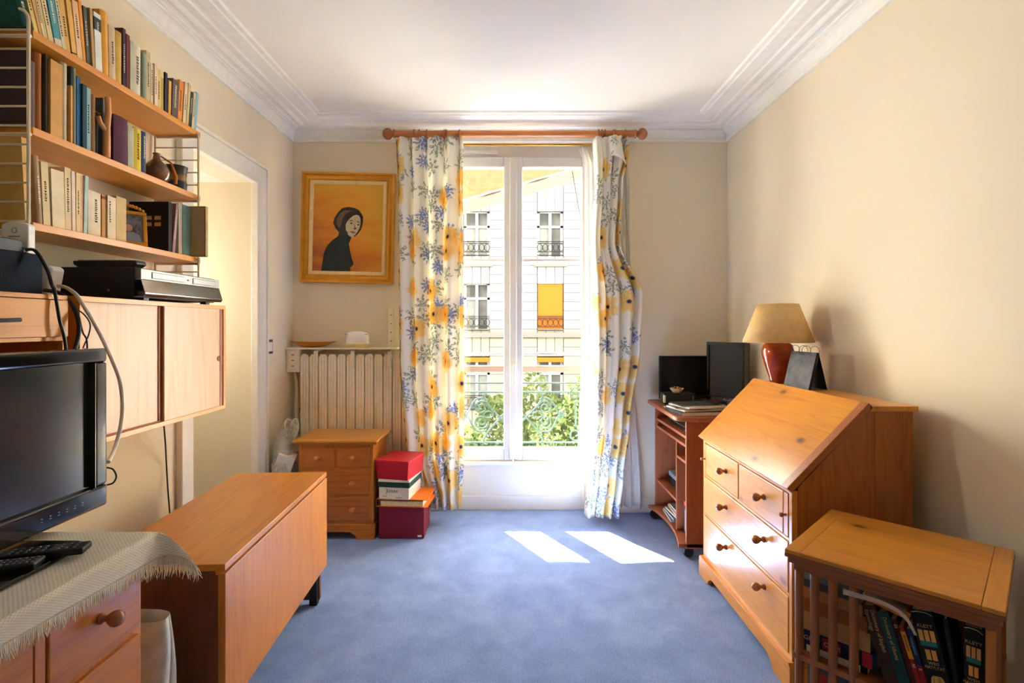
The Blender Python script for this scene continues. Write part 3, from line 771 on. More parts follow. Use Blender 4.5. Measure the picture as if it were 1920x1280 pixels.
# ------------------------------------------------------------------ books
PAGES = M['paper']
def fnt(n):
    return ['first', 'second', 'third', 'fourth', 'fifth', 'sixth', 'seventh', 'eighth', 'ninth', 'tenth', 'eleventh', 'twelfth', 'thirteenth', 'fourteenth', 'fifteenth', 'sixteenth', 'seventeenth', 'eighteenth', 'nineteenth', 'twentieth', 'twenty-first', 'twenty-second', 'twenty-third', 'twenty-fourth', 'twenty-fifth', 'twenty-sixth', 'twenty-seventh', 'twenty-eighth', 'twenty-ninth', 'thirtieth', 'thirty-first', 'thirty-second', 'thirty-third', 'thirty-fourth', 'thirty-fifth', 'thirty-sixth', 'thirty-seventh', 'thirty-eighth', 'thirty-ninth', 'fortieth'][n - 1]
def book_parts(root, t, h, d, cover, hard=True, ink=None, rnd=0.0, title=None, band=None, pages=None):
    """spine at x = 0 facing +x, thickness along y, height along z, depth towards -x"""
    b = .0022 if hard else .0009; o = .003 if hard else 0.0
    w = MB()
    n = 6; sp = [(0.0 + rnd * math.sin(PI * k / n), t * k / n) for k in range(n + 1)]
    outer = [(-d, 0)] + [(x - rnd, y) for x, y in sp] + [(-d, t)]
    inner = [(-d, t - b)] + [(-b - rnd, t - b)] + [(-b - rnd, b)] + [(-d, b)]
    w.prism(outer + inner, 'xy', 0, h)
    w.build('cover', cover, root, local=True)
    B(-d + o + .001, -b - .001 - rnd, b, t - b, o, h - o).build('pages', pages or PAGES, root, local=True)
    if ink is not None:
        rr = random.Random(int(t * 1e5) + int(h * 1e4)); w = MB(); z = h * rr.uniform(.22, .4); ze = h * rr.uniform(.68, .9)
        hw = t * .15
        while z < ze:
            L = rr.uniform(.003, .009)
            w.box(.0001, .0006, t / 2 - hw, t / 2 + hw * rr.uniform(.4, 1), z, z + L * .55); z += L
        w.build('spine_print', ink, root, local=True)
    if band is not None:
        bm_, z0, z1 = band
        B(-.004 - rnd, .0005, -.0003, t + .0003, h * z0, h * z1).build('spine_band', bm_, root, local=True)
    if title:
        body, size, mat, z = title
        text(body, size, mat, root, (.0011, t / 2 + size * .35, z), UP_ROT)
def book(name, label, y0, zbase, xs, t, h, d, cover, lean=0.0, group=None, **kw):
    yy = y0; zz_ = zbase
    if lean < 0: yy = y0 + t * (1 - math.cos(lean)); zz_ = zbase + t * math.sin(-lean)
    r = thing(name, label, 'book', (xs, yy, zz_ + .0003), (lean, 0, 0), group)
    book_parts(r, t, h, d, cover, **kw)
    return r
def bmat(rgb, rough=.7): return plain('book_%d_%d_%d' % rgb, rgb, rough, .3, var=.06, scale=30)
def row(rows_, zsh, xs, anchor, where, group):
    for i, (p0, p1, top, rgb, desc, lean, kw) in enumerate(rows_):
        y0 = F * -xs / (CX - p0); y1 = F * -xs / (CX - p1)
        th = math.radians(lean)
        t = max(.006, (y1 - y0) * math.cos(th) - .0008)
        ym = y0 - (.12 * math.sin(th))
        h = (Z(top, ym) - zsh) / math.cos(th)
        kw = dict(kw); d = kw.pop('d', .13); lab = kw.pop('label', None); dx = kw.pop('dx', None)
        label = lab or '%s on %s shelf, %s from %s' % (desc, where, fnt(i), anchor)
        book('book', label, y0, zsh, xs - (random.uniform(0, .008) if dx is None else -dx), t, h, d, bmat(rgb), th, group, **kw)
I, IW = M['ink'], M['ink_white']
top_row = [
 (49, 66.5, -62, (26, 84, 80), 'tall teal', 19, dict(label='tall dark teal hardback at the wire ladder end of the top shelf', ink=IW, d=.155, rnd=.006)),
 (68, 76.5, -50, (222, 192, 120), 'slim cream book', 17, dict(hard=False, ink=I)),
 (77.5, 84, -44, (206, 158, 92), 'tan paperback', 16, dict(hard=False)),
 (84.5, 90, -40, (226, 202, 152), 'slim cream paperback', 15, dict(hard=False, ink=I)),
 (90.5, 93.5, -36, (220, 196, 146), 'thin cream pamphlet', 14.5, dict(hard=False)),
 (94, 104, -34, (218, 198, 150), 'cream book with speckled print', 14, dict(ink=I)),
 (105, 118.5, -28, (84, 148, 156), 'grey blue book with cream foot', 12.5, dict(ink=IW, band=(bmat((214, 202, 176)), 0.0, .12))),
 (119.5, 127, -20, (212, 196, 156), 'cream book with small print', 11.5, dict(hard=False, ink=I)),
 (128, 138, -2, (220, 172, 92), 'yellow paperback', 9.5, dict(hard=False, ink=I)),
 (139, 148, 0, (224, 176, 92), 'yellow paperback with black mark', 8.5, dict(hard=False, band=(I, .05, .07))),
 (149.5, 160, 1, (228, 186, 140), 'pinkish cream book', 7, dict(hard=False, ink=I)),
 (160.5, 166, 2, (226, 146, 60), 'bright orange book', 6, dict(hard=False)),
 (167, 174, 12, (96, 96, 84), 'dark grey book with pale spine', 5, dict(ink=IW)),
 (175, 180, 16, (196, 158, 106), 'thin tan book', 4, dict(hard=False)),
 (180.5, 193, 22, (228, 226, 214), 'white', 2.5, dict(label='white book with dark PIPER label near the top of its spine, top shelf', hard=False, band=(bmat((66, 74, 72)), .70, .92), title=('PIPER', .012, IW, None))),
 (193.5, 208, 17, (222, 160, 66), 'thick mustard cloth book', 1.5, dict(rnd=.006, d=.15)),
 (209, 221.5, 46, (206, 182, 148), 'striped brown and cream book', 1, dict(rnd=.003, ink=I)),
 (222, 233, 56, (202, 164, 78), 'gold speckled book', 0, dict(rnd=.003)),
 (234, 239.5, 52, (70, 52, 62), 'dark plum book', 0, dict(ink=IW)),
 (240, 246.5, 63, (112, 44, 46), 'maroon book', 0, dict()),
 (247, 253, 75, (190, 192, 156), 'pale green book', 0, dict(hard=False)),
 (254, 270, 79, (226, 216, 190), 'thick creamy white book', 0, dict(rnd=.005, ink=I)),
 (270.5, 276.5, 98, (158, 172, 150), 'sage green book', 0, dict(rnd=.003)),
 (277, 284.5, 94, (206, 186, 146), 'beige book', 0, dict(hard=False, ink=I)),
 (285, 290, 118, (222, 202, 166), 'small cream paperback', 0, dict(hard=False, ink=I)),
 (290.5, 296, 119, (232, 206, 172), 'small pinkish paperback', 0, dict(hard=False, ink=I)),
 (296.5, 303, 128, (214, 186, 130), 'small tan paperback', 0, dict(hard=False, ink=I)),
 (303.5, 310, 131, (178, 156, 70), 'olive yellow book', 0, dict(hard=False, band=(bmat((226, 200, 140)), .84, 1.0))),
 (311, 315.5, 135, (52, 50, 66), 'narrow navy book', -1, dict()),
 (316, 321, 150, (214, 166, 84), 'short ochre book', -2, dict(hard=False)),
 (322.5, 334.5, 147, (100, 84, 80), 'charcoal book with white print', -4, dict(ink=IW)),
 (335.5, 343.5, 149, (226, 138, 54), 'orange book', -5, dict(hard=False, ink=I)),
 (344.5, 350, 153, (224, 200, 160), 'cream paperback', -5, dict(hard=False, ink=I)),
 (350.5, 355, 155, (204, 186, 140), 'beige paperback', -6, dict(hard=False)),
 (355.5, 359.5, 171, (70, 58, 44), 'slim dark brown book', -6, dict(hard=False, ink=IW)),
 (360, 364, 172, (220, 204, 170), 'small ivory book', -6, dict(hard=False, ink=I)),
 (364.5, 369, 172, (140, 190, 200), 'light blue thin book', -7, dict(hard=False)),
]
for q in top_row:
    if 'title' in q[6]: q[6]['title'] = ('PIPER', .012, IW, .129)
row(top_row, SH[0], XS - .006, 'the teal hardback', 'the top', 'books on the top shelf')
mid_row = [
 (50, 58.5, 92, (60, 42, 46), '', 0, dict(label='dark plum hardback with white spine print at the ladder end, middle shelf', ink=IW, d=.15)),
 (59, 73.5, 111, (104, 84, 80), 'grey purple hardback', 0, dict(rnd=.004, d=.13)),
 (74, 87, 97, (168, 98, 50), 'brown orange cloth book', 0, dict(rnd=.006, d=.15)),
 (87.5, 92, 101, (74, 62, 46), 'dark textured thin book', 0, dict(hard=False)),
 (93, 115.5, 110, (202, 150, 80), 'thick tan book', 0, dict(d=.14, dx=.003)),
 (116.5, 129.5, 115, (200, 184, 150), 'pale grey wrapped book', 0, dict(rnd=.006)),
 (130.5, 134, 160, (216, 158, 90), 'short orange booklet', 0, dict(hard=False, dx=.004)),
 (134.5, 138.5, 124, (44, 56, 50), 'black green thin book', 0, dict()),
 (139, 147, 126, (138, 132, 104), 'olive grey book', 0, dict(rnd=.004)),
 (148, 155.5, 142, (36, 96, 140), 'bright blue book', 0, dict(ink=None)),
 (156, 164, 157, (30, 70, 78), 'dark teal book', 0, dict(hard=True)),
 (164.5, 173, 163, (140, 168, 168), 'pale blue grey book', 0, dict(ink=I)),
 (174, 183, 176, (138, 98, 54), 'brown book', 0, dict(rnd=.003)),
 (184, 199, 186, (30, 28, 28), 'black leather book with gilt lines', 0, dict(rnd=.008, band=(M['brass'], .80, .815), d=.135, dx=-.018)),
 (209, 216, 183, (108, 116, 124), 'slate grey slim book', 0, dict(hard=True, d=.145, dx=-.028)),
 (217.5, 244, 213, (82, 34, 52), 'thick plum album', 0, dict(rnd=.006, d=.15)),
 (244.5, 256, 235, (178, 176, 150), 'grey floral patterned book', 0, dict(rnd=.002)),
 (256.5, 270, 238, (216, 184, 56), 'yellow hardback', 0, dict(ink=I, rnd=.004)),
 (270.5, 279.5, 245, (62, 76, 108), 'denim blue hardback', 0, dict(ink=IW, rnd=.004)),
]
row(mid_row, SH[1], XS - .006, 'the plum hardback', 'the middle', 'books on the middle shelf')
low_row = [
 (52, 64, 258, (206, 164, 96), '', 3, dict(label='tall tan folder leaning at the ladder end of the lower shelf', hard=False, d=.16)),
 (74, 84, 291, (170, 142, 106), 'mottled brown book', 4, dict(ink=IW, rnd=.003)),
 (85, 98.5, 303, (222, 200, 150), 'cream book with black title', 3, dict(hard=False, ink=I)),
 (100, 124, 316, (228, 210, 172), 'thick white cream book', 2, dict(hard=False, ink=None, d=.12)),
 (124.5, 136, 313, (226, 200, 156), 'beige paperback', 1, dict(hard=False, ink=I)),
 (137, 143.5, 321, (232, 206, 184), 'pinkish white paperback', 1, dict(hard=False)),
 (144, 152, 323, (228, 204, 150), 'cream yellow paperback', 0, dict(hard=False, ink=I)),
 (152.5, 157, 328, (220, 164, 124), 'salmon booklet', 0, dict(hard=False)),
 (158, 164.5, 329, (184, 206, 190), 'mint green book', -2, dict(hard=True)),
 (168, 175, 355, (222, 204, 178), 'short cream paperback', 0, dict(hard=False)),
 (176, 193, 358, (230, 212, 178), 'broad ivory paperback', 0, dict(hard=False, ink=I)),
 (194, 202, 364, (196, 140, 76), 'light brown paperback', 0, dict(hard=False, band=(bmat((130, 50, 34)), .9, .96))),
 (202.5, 211.5, 366, (228, 208, 172), 'cream pocket book', 0, dict(hard=False, ink=I)),
 (212, 221, 369, (230, 210, 176), 'cream pocket book with worn edge', 0, dict(hard=False)),
 (222.5, 241, 367, (206, 176, 122), 'beige card slipcase', 0, dict(hard=False, d=.12)),
]
row(low_row, SH[2], XS - .008, 'the tan folder', 'the lower', 'books on the lower shelf')
# end of the lower shelf: black album, leaning journal, binders, open box
yb = F * 1.345 / (CX - 318)
def lowbook(label, p0, p1, top, rgb, lean=0, **kw):
    xs = XS - .01; y0 = F * -xs / (CX - p0); y1 = F * -xs / (CX - p1); th = math.radians(lean)
    t = (y1 - y0) * math.cos(th); h = (Z(top, y0) - SH[2]) / math.cos(th)
    return book('book', label, y0, SH[2], xs, t, h, kw.pop('d', .14), bmat(rgb), th, 'books on the lower shelf', **kw)
alb = lowbook('black album with small printed pictures, standing behind the gold photo frame', 316, 322, 378, (30, 22, 22), 0, d=.155)
for i in range(3):
    for j in range(2):
        w = B(-.055 - i * .036, -.030 - i * .036, -.0006, -.0001, .125 - j * .025, .140 - j * .025)
        w.build('printed_picture', bmat((196, 150, 110)), alb, local=True)
lowbook('dusky pink journal leaning on the black album, lower shelf', 323, 328, 380, (158, 118, 116), -7, ink=IW)
lowbook('grey paper bound book beside the green binder, lower shelf', 335, 342, 381, (190, 176, 150), 0, hard=False)
lowbook('dark green binder next to the beige open box, lower shelf', 343, 356, 383, (38, 88, 74), 0, band=(bmat((130, 160, 140)), 0, 1))
y0, y1, xj, zj = 2.1615, 2.1795, -1.284, 1.795
bx = thing('magazine_box', 'beige card magazine box jutting out past the front of the lower shelf', 'box', (XS - .08, y0, SH[2]))
w = MB(); w.box(XL + .006, xj, y0, y0 + .0025, SH[2], zj); w.box(XL + .006, xj, y1 - .0025, y1, SH[2], zj); w.box(xj - .0025, xj, y0, y1, SH[2], zj); w.box(XL + .006, xj, y0, y1, SH[2], SH[2] + .0025)
w.build('card_shell', bmat((190, 160, 118)), bx); B(XL + .010, xj - .006, y0 + .003, y1 - .003, SH[2] + .0025, zj - .012).build('papers', M['paper_white'], bx)

# driftwood stick, gourd, pot on the middle shelf
ys = 1.70
yst = F * 1.33 / (CX - 205)
w = MB(); xk = XS - .002
w.tube([(xk, yst, SH[1]), (xk + .002, yst - .002, SH[1] + .06), (xk, yst + .0, SH[1] + .10), (xk - .004, yst + .012, SH[1] + .15), (xk - .012, yst + .020, SH[1] + .205)], [.0105, .0105, .010, .009, .0085], 12)
w.tube([(xk, yst - .002, SH[1] + .085), (xk - .004, yst - .022, SH[1] + .105), (xk - .004, yst - .030, SH[1] + .125)], [.008, .008, .007], 10)
tag(w.build('driftwood_stick', wood('peeled_wood', (224, 166, 110), (196, 128, 74), grain='z', rough=.5, coat=0), None, smooth=True), 'peeled forked wooden stick standing before the black leather book', 'stick')
yg = 2.034
gd = thing('gourd', 'shiny brown gourd with a leather strap beside the dark pot', 'gourd', (-1.40, yg, SH[1]))
w = MB(); w.lathe([(.012, .0), (.030, .004), (.046, .024), (.050, .045), (.044, .066), (.028, .084), (.014, .098), (.011, .115), (.014, .122), (.003, .126)], (-1.40, yg, SH[1]), 28)
w.build('gourd_body', plain('mottled_gourd', (128, 80, 50), .15, .5, coat=.6, var=.35, scale=22), gd, smooth=True)
MB().tube([(-1.40 + .016, yg, SH[1] + .112), (-1.40 + .045, yg + .018, SH[1] + .09), (-1.345, yg + .032, SH[1] + .04), (-1.348, yg + .034, SH[1] + .012)], [.003, .004, .007, .006], 8).build('strap', bmat((206, 120, 50)), gd, smooth=True)
yp = 2.133
w = MB(); w.lathe([(.032, 0), (.037, .004), (.039, .03), (.035, .05), (.039, .085), (.042, .100), (.038, .100), (.033, .05), (.028, .02), (.0, .018)], (-1.387, yp, SH[1]), 32, cap=False)
pm, pnt, pout = new_mat('banded_stoneware'); pp = pbsdf(pnt, pout, None, .35, .5)
tcc = N(pnt, 'ShaderNodeTexCoord'); sxx = N(pnt, 'ShaderNodeSeparateXYZ'); pnt.links.new(tcc.outputs['Object'], sxx.inputs[0])
rr_ = ramp(pnt, [(0, srgb(36, 42, 44)), (.36, srgb(44, 48, 46)), (.42, srgb(150, 108, 60)), (.58, srgb(136, 100, 60)), (.68, srgb(62, 54, 42)), (1, srgb(50, 46, 38))])
pnt.links.new(math_(pnt, 'MULTIPLY', sxx.outputs[2], 10.0), rr_.inputs[0]); pnt.links.new(rr_.outputs[0], pp.inputs['Base Color'])
tag(w.build('stoneware_pot', pm, None, smooth=True), 'dark stoneware pot with a brown band beside the gourd', 'pot')

# gold photo frame on the lower shelf
yf = F * 1.335 / (CX - 268); fh = .128
pf = thing('photo_frame', 'small gilt photo frame with ornate crest holding a couple snapshot', 'photo frame', (XS - .042, yf, SH[2] + .002), (0, -.14, -.70))
# local: face towards +x, width along y
hw = .052
w = MB(); w.box(-.008, .004, -hw, hw, 0, .014); w.box(-.008, .004, -hw, hw, fh - .014, fh); w.box(-.008, .004, -hw, -hw + .013, .014, fh - .014); w.box(-.008, .004, hw - .013, hw, .014, fh - .014)
w.build('frame', M['gold'], pf, local=True, bevel=.003)
w = MB()
for k in range(9):
    a = -1 + k / 4; w.lathe([(.001, -.007), (.006, -.004), (.007, 0), (.006, .004), (.001, .007)], (0, a * .04, fh + .004 + .014 * (1 - a * a)), 10, 'x')
w.build('crest', M['gold'], pf, local=True, smooth=True)
B(-.004, -.001, -hw + .012, hw - .012, .012, fh - .012).build('photo', plain('snapshot_print', (126, 126, 136), .3, .5, var=.5, scale=40), pf, local=True)
MB().prism([(-.03, .03), (-.012, .045), (.010, .05), (.028, .04), (.034, .014), (-.034, .014)], 'yz', -.001, -.0002).build('printed_figures', bmat((150, 166, 190)), pf, local=True)
w = MB(); w.lathe([(.001, -.0002), (.013, 0), (.001, .0002)], (-.0003, -.005, .064), 14, 'x'); w.build('printed_face', bmat((196, 160, 150)), pf, local=True)
B(-.035, -.008, -.006, .006, 0.0048, .05).build('prop', M['black'], pf, local=True)

# ------------------------------------------------------------------ wall cabinet with sliding doors
cz0, cz1 = .943, 1.380; cxf = -1.222; cy0, cy1 = 1.46, 2.203
cab = thing('wall_cabinet', 'pale wooden wall cabinet with two sliding doors under the shelves', 'cabinet', (-1.37, 1.83, cz0))
tt = .016
B(XL + .002, cxf, cy0, cy1, cz1 - tt, cz1).build('top_panel', M['ash_y'], cab, bevel=.001)
B(XL + .002, cxf, cy0, cy1, cz0, cz0 + tt).build('bottom_panel', M['ash_y'], cab, bevel=.001)
for y in (cy0, cy1 - tt): B(XL + .002, cxf, y, y + tt, cz0 + tt, cz1 - tt).build('side_panel', M['ash_z'], cab)
B(XL + .002, XL + .008, cy0 + tt, cy1 - tt, cz0 + tt, cz1 - tt).build('back_panel', M['ash_z'], cab)
ydv = F * 1.232 / (CX - 303)
B(cxf - .024, cxf - .016, cy0 + tt, ydv + .01, cz0 + tt, cz1 - tt).build('sliding_door', M['door'], cab)
dr = B(cxf - .012, cxf - .004, ydv + .006, cy1 - tt - .022, cz0 + tt, cz1 - tt).build('sliding_door', M['door'], cab)
B(cxf - .030, cxf - .013, ydv - .010, ydv + .004, cz0 + tt, cz1 - tt).build('door_edge', M['groove'], cab)
B(cxf - .020, cxf - .003, cy1 - tt - .020, cy1 - tt, cz0 + tt, cz1 - tt).build('door_channel', M['groove'], cab)
for dx in (-.026, -.014): B(cxf + dx, cxf + dx + .003, cy0 + tt, cy1 - tt, cz0 + tt, cz0 + tt + .004).build('runner', M['groove'], cab)
yk = F * 1.226 / (CX - 410); zk = Z(672, yk)
w = MB(); w.tube([(cxf - .003, yk + .009 * math.cos(a), zk + .009 * math.sin(a)) for a in [2 * PI * k / 20 for k in range(20)]], .002, 8, closed=True); w.lathe([(.008, -.0045), (.008, -.003)], (cxf, yk, zk), 18, 'x'); w.build('finger_pull', M['groove'], dr, smooth=True)

# second unit: drawer cabinet
d0, d1 = .72, 1.42
dc = thing('drawer_cabinet', 'wooden wall drawer unit with black bow handle behind the television', 'cabinet', (-1.37, 1.07, cz0))
B(XL + .002, cxf, d0, d1, cz1 - .014, cz1 - .002).build('top_panel', M['ash_y'], dc, bevel=.001)
B(XL + .002, cxf - .002, d0, d1, 1.255, 1.265).build('divider', M['ash_y'], dc)
B(XL + .002, cxf, d0, d1, cz0, cz0 + .014).build('bottom_panel', M['ash_y'], dc)
for y in (d0, d1 - .014): B(XL + .002, cxf - .002, y, y + .014, cz0 + .014, cz1 - .014).build('side_panel', M['ash_z'], dc)
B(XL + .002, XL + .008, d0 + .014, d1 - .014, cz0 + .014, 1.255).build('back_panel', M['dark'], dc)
dw = B(cxf - .016, cxf + .003, d0 + .002, d1 - .002, 1.266, cz1 - .016).build('drawer', M['ash_y'], dc, bevel=.001)
MB().tube([(cxf + .003, 1.16, 1.30), (cxf + .018, 1.165, 1.30), (cxf + .022, 1.20, 1.307), (cxf + .020, 1.262, 1.31)], .005, 8).build('handle', M['black'], dw, smooth=True)
ctop = cz1 - .002

# video recorder and remote
yv0, yv1 = 1.664, 2.11; xv = -1.196
vc = thing('video_recorder', 'silver fronted black video and disc recorder on the wall cabinet', 'recorder', (-1.33, 1.88, cz1))
B(XL + .03, xv - .02, yv0, yv1, cz1 + .008, cz1 + .105).build('casing', M['black'], vc, bevel=.003)
MB().prism([(xv - .02, cz1 + .103), (xv, cz1 + .100), (xv, cz1 + .066), (xv - .02, cz1 + .066)], 'xz', yv0, yv1).build('upper_front', M['silver'], vc, bevel=.001)
MB().prism([(xv - .02, cz1 + .066), (xv, cz1 + .066), (xv + .014, cz1 + .020), (xv + .008, cz1 + .010), (xv - .02, cz1 + .010)], 'xz', yv0, yv1).build('lower_front', M['chrome'], vc, bevel=.002)
for a, b in ((yv0 + .05, yv0 + .22), (yv0 + .27, yv1 - .03)):
    f = B(xv + .0002, xv + .0012, a, b, cz1 + .072, cz1 + .093).build('slot_rim', M['black'], vc)
    B(xv + .0012, xv + .002, a + .002, b - .002, cz1 + .074, cz1 + .091).build('slot_flap', M['silver'], f)
B(xv + .0002, xv + .002, yv0 + .238, yv0 + .246, cz1 + .08, cz1 + .085).build('button', M['black'], vc)
w = MB(); w.lathe([(.004, -.0015), (.004, 0)], (-1.30, yv0, cz1 + .03), 12, 'y'); w.build('screw', M['grey_pl'], vc)
for y in (yv0 + .05, yv1 - .05):
    for x in (xv - .03, XL + .06): B(x - .012, x + .012, y - .012, y + .012, cz1, cz1 + .008).build('foot', M['black'], vc)
rm = thing('remote_control', 'black remote control lying across the top of the video recorder', 'remote control', (-1.35, 1.73, cz1 + .105))
MB().prism([(-1.452, cz1 + .130), (-1.245, cz1 + .132), (-1.240, cz1 + .120), (-1.262, cz1 + .1053), (-1.430, cz1 + .1053), (-1.450, cz1 + .118)], 'xz', 1.705, 1.755).build('body', M['black'], rm, bevel=.003)
w = MB()
for k in range(16):
    for j in range(3): w.box(-1.44 + k * .0112, -1.433 + k * .0112, 1.712 + j * .014, 1.720 + j * .014, cz1 + .130, cz1 + .1335)
w.build('buttons', M['grey_pl'], rm)

# hi-fi box, power adapter, router, telephone base
hb = thing('speaker_box', 'smudged navy black audio box standing on the drawer unit', 'audio box', (-1.41, 1.28, ctop))
B(XL + .015, -1.300, 1.10, 1.430, ctop + .005, ctop + .112).build('casing', M['navy_pl'], hb, bevel=.002)
for y in (1.14, 1.24, 1.40): B(-1.345, -1.322, y - .01, y + .01, ctop, ctop + .005).build('foot', M['black'], hb)
zt_h = ctop + .112
pa = thing('power_adapter', 'black plug-in power adapter lying on the navy audio box', 'power adapter', (-1.33, 1.27, zt_h))
B(-1.358, -1.303, 1.16, 1.376, zt_h, zt_h + .033).build('casing', M['black'], pa, bevel=.003)
B(-1.320, -1.304, 1.376, 1.386, zt_h + .001, zt_h + .016).build('cable_grip', M['cable_black'], pa, bevel=.003)
rt = thing('wireless_adapter', 'white wireless adapter with a ring logo standing behind the power adapter', 'router', (-1.338, 1.40, zt_h))
w = MB(); pr = [(-1.374, 0), (-1.302, 0)] + [(-1.338 + .036 * math.cos(a), .074 + .012 * math.sin(a)) for a in [k / 10 * PI for k in range(11)]]
w.prism([(x, z + zt_h) for x, z in pr], 'xz', 1.388, 1.4115); w.build('casing', M['white_pl'], rt, bevel=.004)
w = MB(); w.tube([(-1.338 + .007 * math.cos(a), 1.3878, zt_h + .062 + .007 * math.sin(a)) for a in [2 * PI * k / 18 for k in range(18)]], .0008, 6, closed=True); w.build('ring_logo', M['grey_pl'], rt)
w = MB()
for k in range(8): w.box(-1.353 + k * .004, -1.3505 + k * .004, 1.3872, 1.388, zt_h + .044, zt_h + .047)
w.build('lettering', M['grey_pl'], rt)
tp = thing('telephone_base', 'white telephone base with dark oval display behind the navy box', 'telephone', (-1.40, 1.53, cz1))
MB().prism([(-1.50, cz1), (-1.352, cz1), (-1.336, cz1 + .082), (-1.346, cz1 + .090), (-1.50, cz1 + .094)], 'xz', 1.50, 1.545).build('casing', M['white_pl'], tp, bevel=.006)
w = MB(); w.lathe([(.013, -.001), (.013, .001)], (-1.378, 1.4995, cz1 + .060), 20, 'y'); w.build('display', M['screen'], tp)
w = MB()
for dx, dz in ((-.002, .030), (.002, .022), (-.006, .028), (.012, .066), (.004, .080)): w.box(-1.38 + dx, -1.375 + dx, 1.4985, 1.4998, cz1 + dz, cz1 + dz + .003)
w.build('keys', M['grey_pl'], tp)

# cables
def cable(label, pts, r, mat, n=40):
    w = MB(); w.tube(catmull(pts, n), r, 8)
    return tag(w.build('cable', mat, None, smooth=True), label, 'cable')
def catmull(P, n=40):
    P = [Vector(p) for p in P]; P = [P[0] * 2 - P[1]] + P + [P[-1] * 2 - P[-2]]; out = []
    seg = len(P) - 3
    for i in range(seg):
        a, b, c, d = P[i:i + 4]; m_ = max(4, n // seg)
        for k in range(m_ + (1 if i == seg - 1 else 0)):
            t = k / m_
            out.append(.5 * ((2 * b) + (c - a) * t + (2 * a - 5 * b + 4 * c - d) * t * t + (3 * b - a - 3 * c + d) * t ** 3))
    return out
def W3(px, py, y): return (X(px, y), y, Z(py, y))
cable('black power cable running from the adapter down behind the television', [(-1.310, 1.383, 1.4985), (-1.288, 1.395, 1.4975), W3(88, 505, 1.405), W3(97, 533, 1.385), W3(103, 548, 1.371), W3(112, 600, 1.375), W3(122, 640, 1.385), W3(126, 690, 1.36)], .0042, M['cable_black'])
cable('thick beige cable arching from the telephone base past the cabinet doors', [W3(108, 536, 1.50), W3(122, 538, 1.50), W3(138, 548, 1.468), W3(150, 562, 1.442), W3(180, 612, 1.485), W3(208, 670, 1.51), W3(226, 720, 1.52), W3(229, 780, 1.50), W3(217, 835, 1.46), W3(203, 866, 1.38)], .0052, M['cable_grey'])
cable('bundled black cable bending over the cabinet edge behind the television', [W3(84, 544, 1.468), W3(108, 548, 1.445), W3(126, 560, 1.440), W3(138, 576, 1.436), W3(147, 602, 1.430), W3(146, 635, 1.42), W3(132, 680, 1.38)], .0055, M['cable_black'])
cable('thin black wire looping in front of the sliding door', [W3(146, 580, 1.445), W3(160, 592, 1.445), W3(169, 608, 1.45), W3(166, 628, 1.45), W3(155, 655, 1.44), W3(150, 690, 1.40)], .0018, M['cable_black'])
cable('second thin black wire crossing the loop beside the sliding door', [W3(148, 590, 1.45), W3(155, 622, 1.45), W3(163, 640, 1.44), W3(163, 690, 1.40)], .0022, M['cable_black'])
cable('thin black cord hanging from the wall cabinet down to the table', [W3(305, 769, 2.12), W3(308, 806, 2.15), W3(310, 830, 2.18), W3(312, 870, 2.25), W3(315, 920, 2.25), W3(318, 958, 2.22), W3(322, 1040, 2.2), (-1.44, 2.19, .004)], .0030, M['cable_black'])
cable('short black wire curling behind the right edge of the television', [W3(200, 876, 1.375), W3(212, 880, 1.38), W3(218, 893, 1.38), W3(212, 905, 1.38), W3(200, 909, 1.372)], .0022, M['cable_black'])

# ------------------------------------------------------------------ television
xt = -1.05; ty0, ty1, tz0, tz1 = .68, 1.341, .832, 1.238
tv = thing('television', 'glossy black flat television on a rounded stand on the fringed cloth', 'television', (-1.06, 1.01, .812))
w = MB()
w.box(xt - .05, xt, ty0, ty1, tz1 - .036, tz1); w.box(xt - .05, xt, ty0, ty1, tz0, tz0 + .055); w.box(xt - .05, xt, ty0, ty0 + .040, tz0 + .055, tz1 - .036); w.box(xt - .05, xt, ty1 - .040, ty1, tz0 + .055, tz1 - .036)
w.build('bezel', M['gloss_black'], tv, bevel=.007, seg=3)
B(xt - .03, xt - .014, ty0 + .039, ty1 - .039, tz0 + .054, tz1 - .035).build('screen', M['screen'], tv)
B(xt - .008, xt + .001, ty1 - .0415, ty1 - .039, tz0 + .056, tz1 - .037).build('screen_rim', M['chrome'], tv)
B(xt - .09, xt - .05, ty0 + .06, ty1 - .06, tz0 + .05, tz1 - .05).build('back_shell', M['black'], tv, bevel=.02)
B(xt - .075, xt - .045, .93, 1.09, .82, tz0 + .06).build('stand_neck', M['gloss_black'], tv, bevel=.006)
pl = []
for cx_, cy_, a0 in ((-.965, 1.11, 0), (-1.17, 1.11, PI / 2), (-1.17, .91, PI), (-.965, .91, 1.5 * PI)):
    pl += [(cx_ + .035 * math.cos(a0 + k / 6 * PI / 2), cy_ + .035 * math.sin(a0 + k / 6 * PI / 2)) for k in range(7)]
MB().prism(pl, 'xy', .8125, .8205).build('stand_base', M['gloss_black'], tv, bevel=.003)
w = MB()
for k in range(6): w.box(xt + .0002, xt + .0009, 1.15 + k * .022, 1.154 + k * .022, tz0 + .030, tz0 + .032); w.box(xt + .0002, xt + .0009, 1.149 + k * .022, 1.155 + k * .022, tz0 + .0245, tz0 + .0255)
w.build('button_marks', M['grey_pl'], tv)

